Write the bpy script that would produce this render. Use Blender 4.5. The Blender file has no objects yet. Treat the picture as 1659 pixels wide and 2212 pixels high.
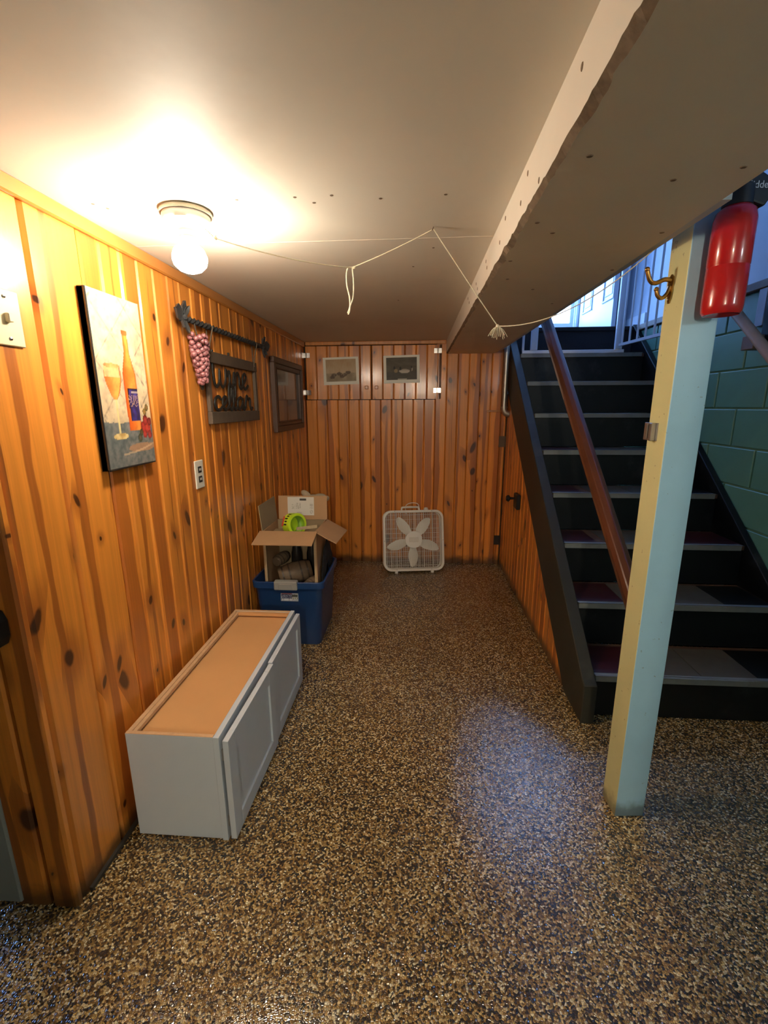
import bpy, bmesh, math, random
from mathutils import Vector, Matrix, Euler, noise as mnoise
rnd = random.Random(7)
SC = bpy.context.scene
COL = SC.collection
PI = math.pi

# ------------------------------------------------------------------ camera
# yaw 4.07 deg left, pitch 13.1 deg down, focal length 984 px on a 1659 x 2212 frame
CAM_H = 1.4
_p, _y, _r = .2288, .0710, -.0043
_f = Vector((-math.sin(_y)*math.cos(_p), math.cos(_y)*math.cos(_p), -math.sin(_p)))
_rt = Vector((math.cos(_y), math.sin(_y), 0)); _u = _rt.cross(_f)
_r2 = _rt*math.cos(_r) + _u*math.sin(_r); _u2 = -_rt*math.sin(_r) + _u*math.cos(_r)
cam = bpy.data.cameras.new('camera'); cam_o = bpy.data.objects.new('camera', cam); COL.objects.link(cam_o)
cam.sensor_fit = 'VERTICAL'; cam.sensor_height = 36; cam.lens = 984/2212*36
cam.clip_start = .02
cam_o.matrix_world = Matrix(((_r2.x, _u2.x, -_f.x, 0), (_r2.y, _u2.y, -_f.y, 0), (_r2.z, _u2.z, -_f.z, CAM_H), (0, 0, 0, 1)))
SC.camera = cam_o

# ------------------------------------------------------------------ light and exposure
SC.view_settings.view_transform = 'Standard'; SC.view_settings.look = 'None'
SC.view_settings.gamma = 1; SC.view_settings.use_curve_mapping = False
SC.view_settings.exposure = 1.25
SC.cycles.use_denoising = True
SC.cycles.max_bounces = 10; SC.cycles.diffuse_bounces = 5
BULB_STRENGTH = 128.0
BULB_COLOR = (1.0, .87, .69)
SECOND_BULB_STRENGTH = 38.0
FILL_BULB_STRENGTH = 390.0
FILL_BULB_COLOR = (1.0, .86, .66)
SECOND_BULB_COLOR = (.86, .95, 1.0)
SKY_COLOR = (.24, .47, 1.0)
SKY_STRENGTH = 10.0
w = bpy.data.worlds.new('daylight'); SC.world = w; w.use_nodes = True
w.node_tree.nodes['Background'].inputs[0].default_value = (*SKY_COLOR, 1)
w.node_tree.nodes['Background'].inputs[1].default_value = SKY_STRENGTH
pl = bpy.data.lights.new('door_portal', 'AREA'); pl.shape = 'RECTANGLE'; pl.size = .78; pl.size_y = 1.75
pl.cycles.is_portal = True
po = bpy.data.objects.new('door_portal', pl); COL.objects.link(po)
po.location = (1.28, 5.42, 3.14); po.rotation_euler = (-PI/2, 0, 0)

# ------------------------------------------------------------------ dimensions
XL, YB, ZC = -.952, 3.976, 1.923      # panelled wall, back wall, ceiling
XS = .757                             # planks below the stairs
XR = 1.80                             # block wall
BX0, BX1, BZ = .237, .632, 1.815      # boxed beam

# ------------------------------------------------------------------ helpers
def lin(c):
    return tuple((x/12.92 if x <= .04045 else ((x+.055)/1.055)**2.4) for x in c)
def rgb(r, g, b): return lin((r/255, g/255, b/255))

def link(o, parent=None):
    COL.objects.link(o)
    if parent is not None: o.parent = parent
    return o
def tag(o, label, cat, group=None):
    o['label'] = label; o['category'] = cat
    if group: o['group'] = group
    return o
def structure(o): o['kind'] = 'structure'; return o
def stuff(o): o['kind'] = 'stuff'; return o
def thing(name, label, cat, loc=(0, 0, 0), rot=(0, 0, 0), group=None):
    o = bpy.data.objects.new(name, None); o.empty_display_size = .05
    link(o); o.location = loc; o.rotation_euler = rot
    return tag(o, label, cat, group)

def smooth_path(pts, k=6, closed=False):
    P = [Vector(p) for p in pts]; n = len(P); out = []
    rng = range(n if closed else n-1)
    for i in rng:
        if closed: a, b, c, d = P[i-1], P[i], P[(i+1) % n], P[(i+2) % n]
        else: a, b, c, d = P[max(i-1, 0)], P[i], P[i+1], P[min(i+2, n-1)]
        for j in range(k):
            t = j/k
            out.append(.5*((2*b)+(c-a)*t+(2*a-5*b+4*c-d)*t*t+(3*b-a-3*c+d)*t**3))
    if not closed: out.append(P[-1])
    return out

class MB:
    def __init__(s): s.v = []; s.f = []
    def add(s, vs, fs, M=None):
        n = len(s.v)
        s.v += [tuple(M @ Vector(p)) if M else tuple(p) for p in vs]
        s.f += [tuple(i+n for i in f) for f in fs]; return s
    def box(s, x0, x1, y0, y1, z0, z1, M=None):
        vs = [(x, y, z) for z in (z0, z1) for y in (y0, y1) for x in (x0, x1)]
        return s.add(vs, [(0, 2, 3, 1), (4, 5, 7, 6), (0, 1, 5, 4), (2, 6, 7, 3), (0, 4, 6, 2), (1, 3, 7, 5)], M)
    def prism(s, poly, a, b, axis='y', M=None):
        def p3(u, v, t):
            return {'x': (t, u, v), 'y': (u, t, v), 'z': (u, v, t)}[axis]
        n = len(poly); vs = [p3(u, v, a) for u, v in poly]+[p3(u, v, b) for u, v in poly]
        fs = [tuple(range(n)), tuple(range(2*n-1, n-1, -1))]+[(i, i+n, (i+1) % n+n, (i+1) % n) for i in range(n)]
        return s.add(vs, fs, M)
    def tube(s, pts, r, n=8, closed=False, flat=None, M=None, twist=0):
        P = [Vector(p) for p in pts]; m = len(P); vs = []; fs = []
        T0 = (P[1]-P[0]).normalized()
        ref = Vector((0, 0, 1)) if abs(T0.z) < .9 else Vector((1, 0, 0))
        if flat is not None: ref = Vector(flat)
        N = (ref - T0*ref.dot(T0)).normalized()
        for i in range(m):
            if closed: T = (P[(i+1) % m]-P[i-1])
            else: T = P[min(i+1, m-1)]-P[max(i-1, 0)]
            T = T.normalized() if T.length > 1e-9 else T0
            if flat is not None:
                N = Vector(flat)
            N = N - T*N.dot(T)
            N = N.normalized() if N.length > 1e-6 else T.orthogonal().normalized()
            B = T.cross(N)
            rr = r[i] if isinstance(r, list) else r
            ra, rb = rr if isinstance(rr, tuple) else (rr, rr)
            for k in range(n):
                a = 2*PI*k/n + twist*i
                vs.append(tuple(P[i]+N*math.cos(a)*ra+B*math.sin(a)*rb))
        for i in range(m if closed else m-1):
            j = (i+1) % m
            for k in range(n):
                q = (k+1) % n; fs.append((i*n+k, i*n+q, j*n+q, j*n+k))
        if not closed:
            fs.append(tuple(range(n-1, -1, -1))); fs.append(tuple((m-1)*n+k for k in range(n)))
        return s.add(vs, fs, M)
    def lathe(s, prof, n=24, M=None):
        vs = []; fs = []; m = len(prof)
        for r, z in prof:
            for k in range(n):
                a = 2*PI*k/n; vs.append((r*math.cos(a), r*math.sin(a), z))
        for i in range(m-1):
            for k in range(n):
                q = (k+1) % n; fs.append((i*n+k, i*n+q, (i+1)*n+q, (i+1)*n+k))
        if prof[0][0] > 1e-6: fs.append(tuple(range(n-1, -1, -1)))
        if prof[-1][0] > 1e-6: fs.append(tuple((m-1)*n+k for k in range(n)))
        return s.add(vs, fs, M)
    def ball(s, c, r, n=10, m=7):
        rx, ry, rz = r if isinstance(r, tuple) else (r, r, r)
        return s.lathe([(math.sin(PI*i/m), -math.cos(PI*i/m)) for i in range(m+1)], n,
                       Matrix.Translation(c) @ Matrix.Diagonal((rx, ry, rz, 1)))
    def build(s, name, mat, parent=None, smooth=False, bevel=0, seg=1, loc=None, rot=None, angle=40):
        me = bpy.data.meshes.new(name); me.from_pydata(s.v, [], s.f); me.update()
        bm = bmesh.new(); bm.from_mesh(me)
        bmesh.ops.remove_doubles(bm, verts=bm.verts, dist=1e-6)
        bmesh.ops.recalc_face_normals(bm, faces=bm.faces)
        if bevel:
            es = [e for e in bm.edges if len(e.link_faces) == 2 and e.calc_face_angle(0) > math.radians(35)]
            bmesh.ops.bevel(bm, geom=es, offset=bevel, segments=seg, profile=.5, affect='EDGES')
        if smooth:
            for f in bm.faces: f.smooth = True
            for e in bm.edges:
                if len(e.link_faces) == 2 and e.calc_face_angle(0) > math.radians(angle): e.smooth = False
        bm.to_mesh(me); bm.free()
        if mat is not None: me.materials.append(mat)
        o = bpy.data.objects.new(name, me); link(o, parent)
        if loc is not None: o.location = loc
        if rot is not None: o.rotation_euler = rot
        return o
def T(x, y, z): return Matrix.Translation((x, y, z))
def RX(a): return Matrix.Rotation(a, 4, 'X')
def RY(a): return Matrix.Rotation(a, 4, 'Y')
def RZ(a): return Matrix.Rotation(a, 4, 'Z')

def copy_of(src, parent=None, loc=None, rot=None):
    o = src.copy(); link(o, parent)
    if loc is not None: o.location = loc
    if rot is not None: o.rotation_euler = rot
    return o

# ------------------------------------------------------------------ materials
class NT:
    def __init__(s, name):
        s.m = bpy.data.materials.new(name); s.m.use_nodes = True
        s.t = s.m.node_tree; s.b = s.t.nodes['Principled BSDF']
    def n(s, kind, **kw):
        nd = s.t.nodes.new(kind)
        for k, v in kw.items():
            if k.startswith('i_'):
                key = k[2:]; key = int(key) if key.isdigit() else key
                s.put(nd.inputs[key], v)
            else: setattr(nd, k, v)
        return nd
    def put(s, sock, v):
        if isinstance(v, bpy.types.NodeSocket): s.t.links.new(v, sock)
        elif isinstance(v, bpy.types.Node): s.t.links.new(v.outputs[0], sock)
        else: sock.default_value = v
    def math(s, op, a, b=0.0, c=None, clamp=False):
        nd = s.t.nodes.new('ShaderNodeMath'); nd.operation = op; nd.use_clamp = clamp
        s.put(nd.inputs[0], a); s.put(nd.inputs[1], b)
        if c is not None: s.put(nd.inputs[2], c)
        return nd.outputs[0]
    def comb(s, x=0.0, y=0.0, z=0.0):
        nd = s.t.nodes.new('ShaderNodeCombineXYZ')
        for i, q in enumerate((x, y, z)): s.put(nd.inputs[i], q)
        return nd.outputs[0]
    def sep(s, v):
        nd = s.t.nodes.new('ShaderNodeSeparateXYZ'); s.put(nd.inputs[0], v); return nd.outputs
    def noise(s, vec, scale=1.0, detail=2.0, rough=.5, dim='3D'):
        nd = s.t.nodes.new('ShaderNodeTexNoise'); nd.noise_dimensions = dim
        s.put(nd.inputs['Vector'], vec); nd.inputs['Scale'].default_value = scale
        nd.inputs['Detail'].default_value = detail; nd.inputs['Roughness'].default_value = rough
        return nd.outputs['Fac']
    def ramp(s, f, stops, interp='LINEAR'):
        nd = s.t.nodes.new('ShaderNodeValToRGB'); cr = nd.color_ramp; cr.interpolation = interp
        s.put(nd.inputs[0], f)
        while len(cr.elements) < len(stops): cr.elements.new(.5)
        for e, (p, c) in zip(cr.elements, stops):
            e.position = p; e.color = (*c, 1) if isinstance(c, tuple) else (c, c, c, 1)
        return nd.outputs[0]
    def step(s, x, a, b):
        nd = s.t.nodes.new('ShaderNodeMapRange'); nd.interpolation_type = 'SMOOTHSTEP'
        s.put(nd.inputs[0], x); s.put(nd.inputs[1], a); s.put(nd.inputs[2], b)
        return nd.outputs[0]
    def mix(s, f, a, b, mode='MIX'):
        nd = s.t.nodes.new('ShaderNodeMix'); nd.data_type = 'RGBA'; nd.blend_type = mode
        s.put(nd.inputs[0], f)
        for k, q in ((6, a), (7, b)):
            s.put(nd.inputs[k], (*q, 1) if isinstance(q, tuple) and len(q) == 3 else q)
        return nd.outputs[2]
    def obj(s): return s.n('ShaderNodeTexCoord').outputs['Object']
    def pos(s): return s.n('ShaderNodeNewGeometry').outputs['Position']
    def bump(s, h, strength=.3, dist=.002):
        nd = s.n('ShaderNodeBump'); nd.inputs['Strength'].default_value = strength
        nd.inputs['Distance'].default_value = dist; s.put(nd.inputs['Height'], h)
        s.t.links.new(nd.outputs[0], s.b.inputs['Normal']); s.t.links.new(nd.outputs[0], s.b.inputs['Coat Normal'])
    def out(s, color=None, rough=None, **kw):
        if color is not None: s.put(s.b.inputs['Base Color'], (*color, 1) if isinstance(color, tuple) else color)
        if rough is not None: s.put(s.b.inputs['Roughness'], rough)
        for k, v in kw.items(): s.put(s.b.inputs[k.replace('_', ' ')], v)
        return s.m

def plain(name, col, rough=.5, metal=0.0, vary=.12, scale=14.0, bump=0.0, coat=0.0, dirt=None, dirt_amount=.35, spec=.5):
    t = NT(name); p = t.obj()
    f = t.noise(p, scale, 4, .6)
    k = t.math('MULTIPLY_ADD', f, vary*2, 1-vary)
    c = t.mix(1.0, col, t.comb(k, k, k), 'MULTIPLY')
    if dirt:
        d = t.step(t.noise(p, scale*.35, 6, .65), .56, .72)
        c = t.mix(t.math('MULTIPLY', d, dirt_amount), c, dirt)
    if bump: t.bump(f, bump, .003)
    return t.out(c, rough, Metallic=metal, Coat_Weight=coat, Specular_IOR_Level=spec)

def wood(name, sap, heart, knot, rough=.30, coat=.45, knots=.42, tint=.16, dirt_floor=True):
    """knotty pine: object x is across the board, object z along it"""
    t = NT(name)
    x, y, z = t.sep(t.obj())
    r = t.n('ShaderNodeObjectInfo').outputs['Random']
    wn = t.n('ShaderNodeTexWhiteNoise', noise_dimensions='1D'); t.put(wn.inputs['W'], t.math('MULTIPLY', r, 917.0))
    r1, r2, r3 = t.sep(wn.outputs['Color'])
    v = t.math('MULTIPLY_ADD', r, 61.0, z)
    uu = t.math('MULTIPLY_ADD', r1, 13.0, x)
    # knots
    kv = t.comb(t.math('MULTIPLY', uu, 10.5), t.math('MULTIPLY', v, 3.4), 0.0)
    vo = t.n('ShaderNodeTexVoronoi', voronoi_dimensions='2D', feature='F1'); t.put(vo.inputs['Vector'], kv)
    vo.inputs['Scale'].default_value = 1.0
    px, py, pz = t.sep(vo.outputs['Position']); c1, c2, c3 = t.sep(vo.outputs['Color'])
    kx, ky, _ = t.sep(kv)
    wob = t.noise(t.comb(t.math('MULTIPLY', uu, 40.0), t.math('MULTIPLY', v, 25.0), 0.0), 1.0, 3, .6)
    dx = t.math('DIVIDE', t.math('SUBTRACT', kx, px), 10.5)
    dy = t.math('DIVIDE', t.math('SUBTRACT', ky, py), 3.4)
    dy = t.math('MULTIPLY_ADD', dx, t.math('MULTIPLY_ADD', c2, 2.4, -1.2), dy)
    dd = t.math('SQRT', t.math('ADD', t.math('MULTIPLY', dx, dx), t.math('MULTIPLY', t.math('MULTIPLY', dy, dy), .45)))
    dd = t.math('MULTIPLY_ADD', t.math('SUBTRACT', wob, .5), .009, dd)
    keep = t.math('LESS_THAN', c1, knots)
    rk = t.math('MULTIPLY_ADD', t.math('MULTIPLY', t.math('MULTIPLY', c3, c3), c3), .032, .0060)
    kn = t.math('MULTIPLY', keep, t.step(dd, rk, t.math('MULTIPLY', rk, .55)))
    halo = t.math('MULTIPLY', keep, t.step(dd, t.math('MULTIPLY', rk, 4.0), rk))
    # heartwood band with a wavy edge
    n1 = t.noise(t.comb(t.math('MULTIPLY', r1, 50.0), t.math('MULTIPLY', v, 1.5), 0.0), 1.0, 3, .55)
    n2 = t.noise(t.comb(t.math('MULTIPLY', r2, 90.0), t.math('MULTIPLY', v, 1.1), 5.0), 1.0, 3, .55)
    cen = t.math('ADD', t.math('MULTIPLY_ADD', r2, .08, -.04), t.math('MULTIPLY_ADD', n1, .05, -.025))
    wid = t.math('ADD', t.math('MULTIPLY_ADD', r3, .044, -.018), t.math('MULTIPLY_ADD', n2, .05, -.014))
    ed = t.math('SUBTRACT', t.math('ABSOLUTE', t.math('SUBTRACT', x, cen)), wid)
    hb = t.step(ed, .003, -.003)
    hb = t.math('MAXIMUM', t.math('MULTIPLY', hb, .95), t.math('MULTIPLY', halo, .75))
    # grain
    warp = t.math('MULTIPLY_ADD', n1, .02, uu)
    g1 = t.noise(t.comb(t.math('MULTIPLY', warp, 210.0), t.math('MULTIPLY', v, 3.5), 0.0), 1.0, 4, .6)
    g2 = t.noise(t.comb(t.math('MULTIPLY', warp, 55.0), t.math('MULTIPLY', v, .9), 3.0), 1.0, 2, .5)
    g = t.math('MULTIPLY_ADD', g1, .40, t.math('MULTIPLY_ADD', g2, .56, .52))
    g = t.math('MULTIPLY', g, t.math('MULTIPLY_ADD', r3, tint*2, 1-tint))
    col = t.mix(hb, sap, heart)
    col = t.mix(1.0, col, t.comb(g, g, g), 'MULTIPLY')
    col = t.mix(t.math('MULTIPLY', kn, .92), col, knot)
    # grime along the floor, ragged
    if dirt_floor:
        wx, wy, wz = t.sep(t.pos())
        dn = t.noise(t.pos(), 9.0, 5, .65)
        dz = t.math('SUBTRACT', wz, t.math('MULTIPLY', dn, .11))
        dm = t.step(dz, .035, -.035)
        col = t.mix(t.math('MULTIPLY', dm, .8), col, rgb(38, 28, 18))
    t.bump(g1, .12, .002)
    return t.out(col, t.math('MULTIPLY_ADD', g1, .12, rough), Coat_Weight=coat, Coat_Roughness=.14)

M = {}
M['pine'] = wood('knotty_pine', (.75, .268, .038), (.39, .115, .018), (.045, .013, .006))
M['pine_trim'] = wood('pine_trim', (.52, .20, .04), (.40, .14, .028), (.07, .02, .01), knots=.1, dirt_floor=False)
M['pine_gap'] = plain('dark_gap', (.035, .018, .008), .8)
M['ceiling'] = plain('ceiling_paint', (.70, .665, .58), .62, vary=.05, scale=3, dirt=(.45, .37, .26), dirt_amount=.25, bump=.05)
M['beam'] = plain('beam_paint', (.70, .665, .58), .6, vary=.06, scale=5, dirt=(.42, .33, .22), dirt_amount=.3, bump=.08)
M['beam_chip'] = plain('chipped_paint', (.17, .125, .08), .8, vary=.5, scale=60, bump=.5)
M['nail'] = plain('nail_mark', (.16, .11, .07), .8)
M['seam'] = plain('seam_filler', (.70, .64, .54), .7, vary=.1)

def floor_mat():
    t = NT('pebble_epoxy'); p = t.pos()
    px, py, pz = t.sep(p)
    q = t.comb(px, py, 0.0)
    vo = t.n('ShaderNodeTexVoronoi', voronoi_dimensions='2D', feature='F1'); t.put(vo.inputs['Vector'], q)
    vo.inputs['Scale'].default_value = 190.0
    ve = t.n('ShaderNodeTexVoronoi', voronoi_dimensions='2D', feature='DISTANCE_TO_EDGE'); t.put(ve.inputs['Vector'], q)
    ve.inputs['Scale'].default_value = 190.0
    c1, c2, c3 = t.sep(vo.outputs['Color'])
    col = t.ramp(c1, [(0, (.006, .006, .006)), (.10, (.025, .018, .012)), (.28, (.08, .040, .012)), (.48, (.27, .145, .040)),
                      (.70, (.45, .265, .075)), (.86, (.64, .43, .15)), (1, (.95, .82, .52))])
    big = t.noise(p, 2.3, 4, .55)
    k = t.math('MULTIPLY_ADD', big, .7, .62)
    col = t.mix(1.0, col, t.comb(k, k, k), 'MULTIPLY')
    gap = t.step(ve.outputs[0], .10, .02)
    col = t.mix(t.math('MULTIPLY', gap, .8), col, (.02, .013, .007))
    # every stone has its own tilt, rounded at its edge
    ppx, ppy, _ = t.sep(vo.outputs['Position'])
    tx = t.math('MULTIPLY', t.math('SUBTRACT', px, ppx), t.math('MULTIPLY_ADD', c2, 260.0, -130.0))
    ty = t.math('MULTIPLY', t.math('SUBTRACT', py, ppy), t.math('MULTIPLY_ADD', c3, 260.0, -130.0))
    dome = t.step(ve.outputs[0], 0.0, .30)
    h = t.math('ADD', t.math('MULTIPLY', dome, .85), t.math('MULTIPLY', t.math('ADD', tx, ty), 1.0))
    t.bump(h, .6, .0028)
    cbp = t.n('ShaderNodeBump', i_Strength=.09, i_Distance=.0028, i_Height=h)
    t.t.links.new(cbp.outputs[0], t.b.inputs['Coat Normal'])
    return t.out(col, t.math('MULTIPLY_ADD', c1, .22, .10), Specular_IOR_Level=.9, Coat_Weight=.7, Coat_Roughness=.10)
M['floor'] = floor_mat()
M['white_paint'] = plain('white_cabinet_paint', (.56, .62, .69), .35, vary=.03)
M['maple'] = plain('maple_ply', (.63, .345, .145), .4, vary=.07, scale=5, coat=.1)
M['ply_edge'] = plain('ply_edge', (.55, .34, .18), .7, vary=.2, scale=60)
M['black_paint'] = plain('black_paint', (.006, .0075, .008), .42, spec=.3, vary=.3, scale=8, dirt=(.05, .055, .055), dirt_amount=.4)
M['stringer'] = plain('olive_black_paint', (.034, .033, .025), .5, spec=.2, vary=.25, scale=7, dirt=(.10, .09, .07), dirt_amount=.35, bump=.1)
M['nosing'] = plain('grey_nosing_paint', (.17, .185, .18), .45, vary=.2, scale=20, dirt=(.12, .11, .10), dirt_amount=.6)
M['tile_red'] = plain('red_tile', (.045, .006, .007), .4, vary=.3, scale=20, dirt=(.04, .02, .015), dirt_amount=.6)
M['tile_tan'] = plain('tan_tile', (.085, .073, .052), .45, vary=.3, scale=16, dirt=(.08, .06, .045), dirt_amount=.7)
M['tile_black'] = plain('black_tile', (.006, .0055, .005), .4, vary=.3)
M['bare_wood'] = plain('bare_tread_wood', (.10, .05, .025), .6, vary=.4, scale=30)
M['rail_wood'] = plain('dark_varnished_rail', (.105, .034, .016), .28, vary=.35, scale=9, coat=.4)
M['pole_wood'] = plain('pale_pole_wood', (.34, .22, .13), .5, vary=.2, scale=20)
M['old_wood'] = plain('grey_brown_wood', (.16, .11, .075), .6, vary=.35, scale=18)
def post_mat():
    """one post painted pale yellow on the sides and light blue on the front (object -y) face, with an overlap of yellow on the edge"""
    t = NT('two_tone_post_paint'); p = t.obj()
    nx, ny, nz = t.sep(t.n('ShaderNodeTexCoord').outputs['Normal'])
    f = t.noise(p, 5, 5, .6)
    m = t.step(ny, -.5, -.7)
    c = t.mix(m, (.66, .645, .34), (.38, .62, .78))
    k = t.math('MULTIPLY_ADD', f, .24, .88); c = t.mix(1.0, c, t.comb(k, k, k), 'MULTIPLY')
    # flecks and a grubby foot
    d = t.step(t.noise(p, 70, 2, .5), .70, .76)
    c = t.mix(t.math('MULTIPLY', d, .5), c, (.16, .11, .07))
    x, y, z = t.sep(p); dn = t.math('SUBTRACT', z, t.math('MULTIPLY', t.noise(p, 16, 4, .6), .12))
    c = t.mix(t.math('MULTIPLY', t.step(dn, .02, -.045), .7), c, (.05, .045, .035))
    t.bump(f, .1, .003)
    return t.out(c, .42)
M['post'] = post_mat()
M['block'] = plain('green_block_paint', (.105, .27, .19), .5, vary=.12, scale=8, bump=.25)
M['mortar'] = plain('green_mortar_paint', (.17, .36, .27), .6, vary=.1)
M['upper_wall'] = plain('pale_blue_grey_wall', (.50, .55, .62), .6, vary=.05)
M['dark_carpet'] = plain('dark_carpet', (.022, .020, .022), .95, vary=.4, scale=120, bump=.6)
M['metal_white'] = plain('white_gate_metal', (.72, .75, .80), .35, vary=.04)
M['door_white'] = plain('white_door_paint', (.74, .77, .82), .4, vary=.03)
M['galv'] = plain('galvanised_pipe', (.42, .40, .36), .38, metal=.85, vary=.2, scale=25)
M['chrome'] = plain('bright_hinge_metal', (.75, .75, .74), .2, metal=1.0, vary=.1)
M['dark_metal'] = plain('dark_iron', (.018, .017, .016), .45, metal=.3, vary=.2)
M['brown_metal'] = plain('brown_hinge', (.12, .075, .045), .5, metal=.5, vary=.3)
M['brass'] = plain('old_brass', (.45, .27, .08), .3, metal=1.0, vary=.3, scale=60)
M['steel'] = plain('worn_steel', (.45, .43, .40), .38, metal=.9, vary=.2)
M['knob_wood'] = plain('orange_knob_wood', (.42, .14, .035), .25, vary=.2, coat=.5)
M['red'] = plain('red_enamel', (.50, .010, .013), .22, vary=.04, coat=.5)
M['black_plastic'] = plain('black_plastic', (.012, .012, .013), .4, vary=.1)
M['white_text'] = plain('white_print', (.7, .7, .7), .6, vary=.02)
M['ivory'] = plain('ivory_plate', (.72, .62, .40), .4, vary=.03)
M['ivory2'] = plain('white_outlet', (.74, .70, .60), .4, vary=.03)
M['slot'] = plain('dark_slot', (.015, .013, .012), .6)
M['porcelain'] = plain('porcelain', (.74, .72, .66), .3, vary=.03)
M['sticker'] = plain('grey_sticker', (.42, .42, .36), .6)
M['cord'] = plain('cotton_cord', (.70, .62, .46), .8, vary=.15, scale=200)
M['chain'] = plain('bead_chain', (.35, .30, .2), .35, metal=.8)
M['tote'] = plain('blue_tote_plastic', (.010, .045, .155), .35, vary=.1, scale=6, dirt=(.03, .07, .16), dirt_amount=.3)
M['grey_plastic'] = plain('grey_handle_plastic', (.30, .29, .27), .45, vary=.06)
M['card'] = plain('cardboard', (.46, .27, .135), .8, vary=.08, scale=9)
M['card_in'] = plain('cardboard_inside', (.30, .22, .125), .85, vary=.08, scale=9)
M['card_edge'] = plain('cardboard_edge', (.50, .37, .22), .85, vary=.2, scale=80)
M['barrel'] = plain('brown_barrel', (.17, .115, .07), .6, vary=.3, scale=35, bump=.2)
M['barrel_band'] = plain('barrel_band', (.07, .05, .035), .5, vary=.2)
M['jar'] = plain('dark_jar', (.02, .019, .018), .25, vary=.2)
M['tape'] = plain('neon_tape', (.60, .80, .03), .35, vary=.05)
M['tape_in'] = plain('tape_core', (.22, .42, .03), .4, vary=.1)
M['tape_red'] = plain('red_print', (.55, .07, .03), .5, vary=.3, scale=60)
M['fabric'] = plain('beige_fabric', (.42, .33, .22), .9, vary=.2, scale=30, bump=.4)
M['dark_cloth'] = plain('dark_cloth', (.014, .013, .014), .9, vary=.4, scale=20, bump=.5)
M['fan_white'] = plain('fan_plastic', (.80, .75, .64), .35, vary=.04)
M['fan_blade'] = plain('fan_blade_plastic', (.84, .80, .70), .3, vary=.04)
M['fan_grey'] = plain('fan_label', (.74, .69, .58), .5, vary=.04)
M['fan_motor'] = plain('fan_motor_dark', (.25, .21, .15), .5)
M['canvas_edge'] = plain('black_canvas_edge', (.018, .017, .016), .3, vary=.2, coat=.2)
M['sign_wood'] = plain('grey_barn_wood', (.105, .075, .052), .7, vary=.35, scale=30, bump=.2)
M['letter'] = plain('black_letters', (.016, .015, .013), .5, vary=.1)
M['iron_rod'] = plain('grey_black_iron', (.035, .036, .038), .5, vary=.3, scale=40, bump=.3)
M['rope'] = plain('dark_rope', (.12, .09, .06), .9, vary=.3, scale=150)
M['grape'] = plain('mauve_grapes', (.30, .115, .125), .35, vary=.35, scale=30)
M['leaf'] = plain('dark_leaf', (.05, .04, .03), .7, vary=.3)
M['frame_wood'] = plain('carved_dark_frame', (.085, .042, .026), .45, vary=.3, scale=25)
M['baseboard'] = plain('dark_base_strip', (.03, .025, .02), .6)
M['grey_door'] = plain('grey_door_paint', (.30, .34, .36), .5, vary=.06)
M['rear_wall'] = plain('rear_wall_paint', (.34, .36, .33), .7, vary=.06)

def bulb_mat(name, col, s):
    t = NT(name); return t.out((.9, .9, .85), .3, Emission_Color=(*col, 1), Emission_Strength=s)
M['bulb'] = bulb_mat('lit_bulb', BULB_COLOR, BULB_STRENGTH)
M['bulb_fill'] = bulb_mat('added_fill_bulb', FILL_BULB_COLOR, FILL_BULB_STRENGTH)
M['bulb_cool'] = bulb_mat('lit_cool_bulb', SECOND_BULB_COLOR, SECOND_BULB_STRENGTH)
def glass_mat():
    t = NT('storm_glass'); tr = t.n('ShaderNodeBsdfTransparent'); gl = t.n('ShaderNodeBsdfGlossy', i_Roughness=.02)
    mx = t.n('ShaderNodeMixShader', i_0=.06); t.put(mx.inputs[1], tr); t.put(mx.inputs[2], gl)
    t.t.links.new(mx.outputs[0], t.t.nodes['Material Output'].inputs[0]); return t.m
M['glass'] = glass_mat()
def print_mat(name, rough=.5, coat=0.0):
    t = NT(name); a = t.n('ShaderNodeAttribute', attribute_name='ink'); return t.out(a.outputs['Color'], rough, Coat_Weight=coat)
M['print'] = print_mat('printed_paper', .6); M['print_gloss'] = print_mat('printed_canvas', .4, .15); M['print_glazed'] = print_mat('picture_behind_glass', .25, .6)

def printed(name, w_, h_, nx, ny, fn, mat, parent=None, loc=(0, 0, 0), rot=(0, 0, 0)):
    """flat print in local x (0..w), z (0..h), facing -y; fn(u, v) gives sRGB 0..255"""
    me = bpy.data.meshes.new(name)
    vs = [(w_*i/nx, 0, h_*j/ny) for j in range(ny+1) for i in range(nx+1)]
    fs = [(j*(nx+1)+i, j*(nx+1)+i+1, (j+1)*(nx+1)+i+1, (j+1)*(nx+1)+i) for j in range(ny) for i in range(nx)]
    me.from_pydata(vs, [], fs); me.update()
    a = me.color_attributes.new('ink', 'FLOAT_COLOR', 'POINT')
    buf = []
    for j in range(ny+1):
        for i in range(nx+1):
            c = fn(i/nx, j/ny); buf += [*rgb(*[min(255, max(0, q)) for q in c]), 1.0]
    a.data.foreach_set('color', buf)
    me.materials.append(mat)
    o = bpy.data.objects.new(name, me); link(o, parent); o.location = loc; o.rotation_euler = rot
    return o
def nz(x, y, s=0.0): return mnoise.noise(Vector((x, y, s)))
def fb(x, y, s=0.0): return mnoise.fractal(Vector((x, y, s)), 1.0, 2.0, 4)
def mixc(a, b, t): t = min(1, max(0, t)); return tuple(p+(q-p)*t for p, q in zip(a, b))

# ================================================================== SETTING
# ---- floor
fl = structure(MB().box(-2.3, 1.9, -2.6, YB+.05, -.06, 0).build('floor', M['floor']))

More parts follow.
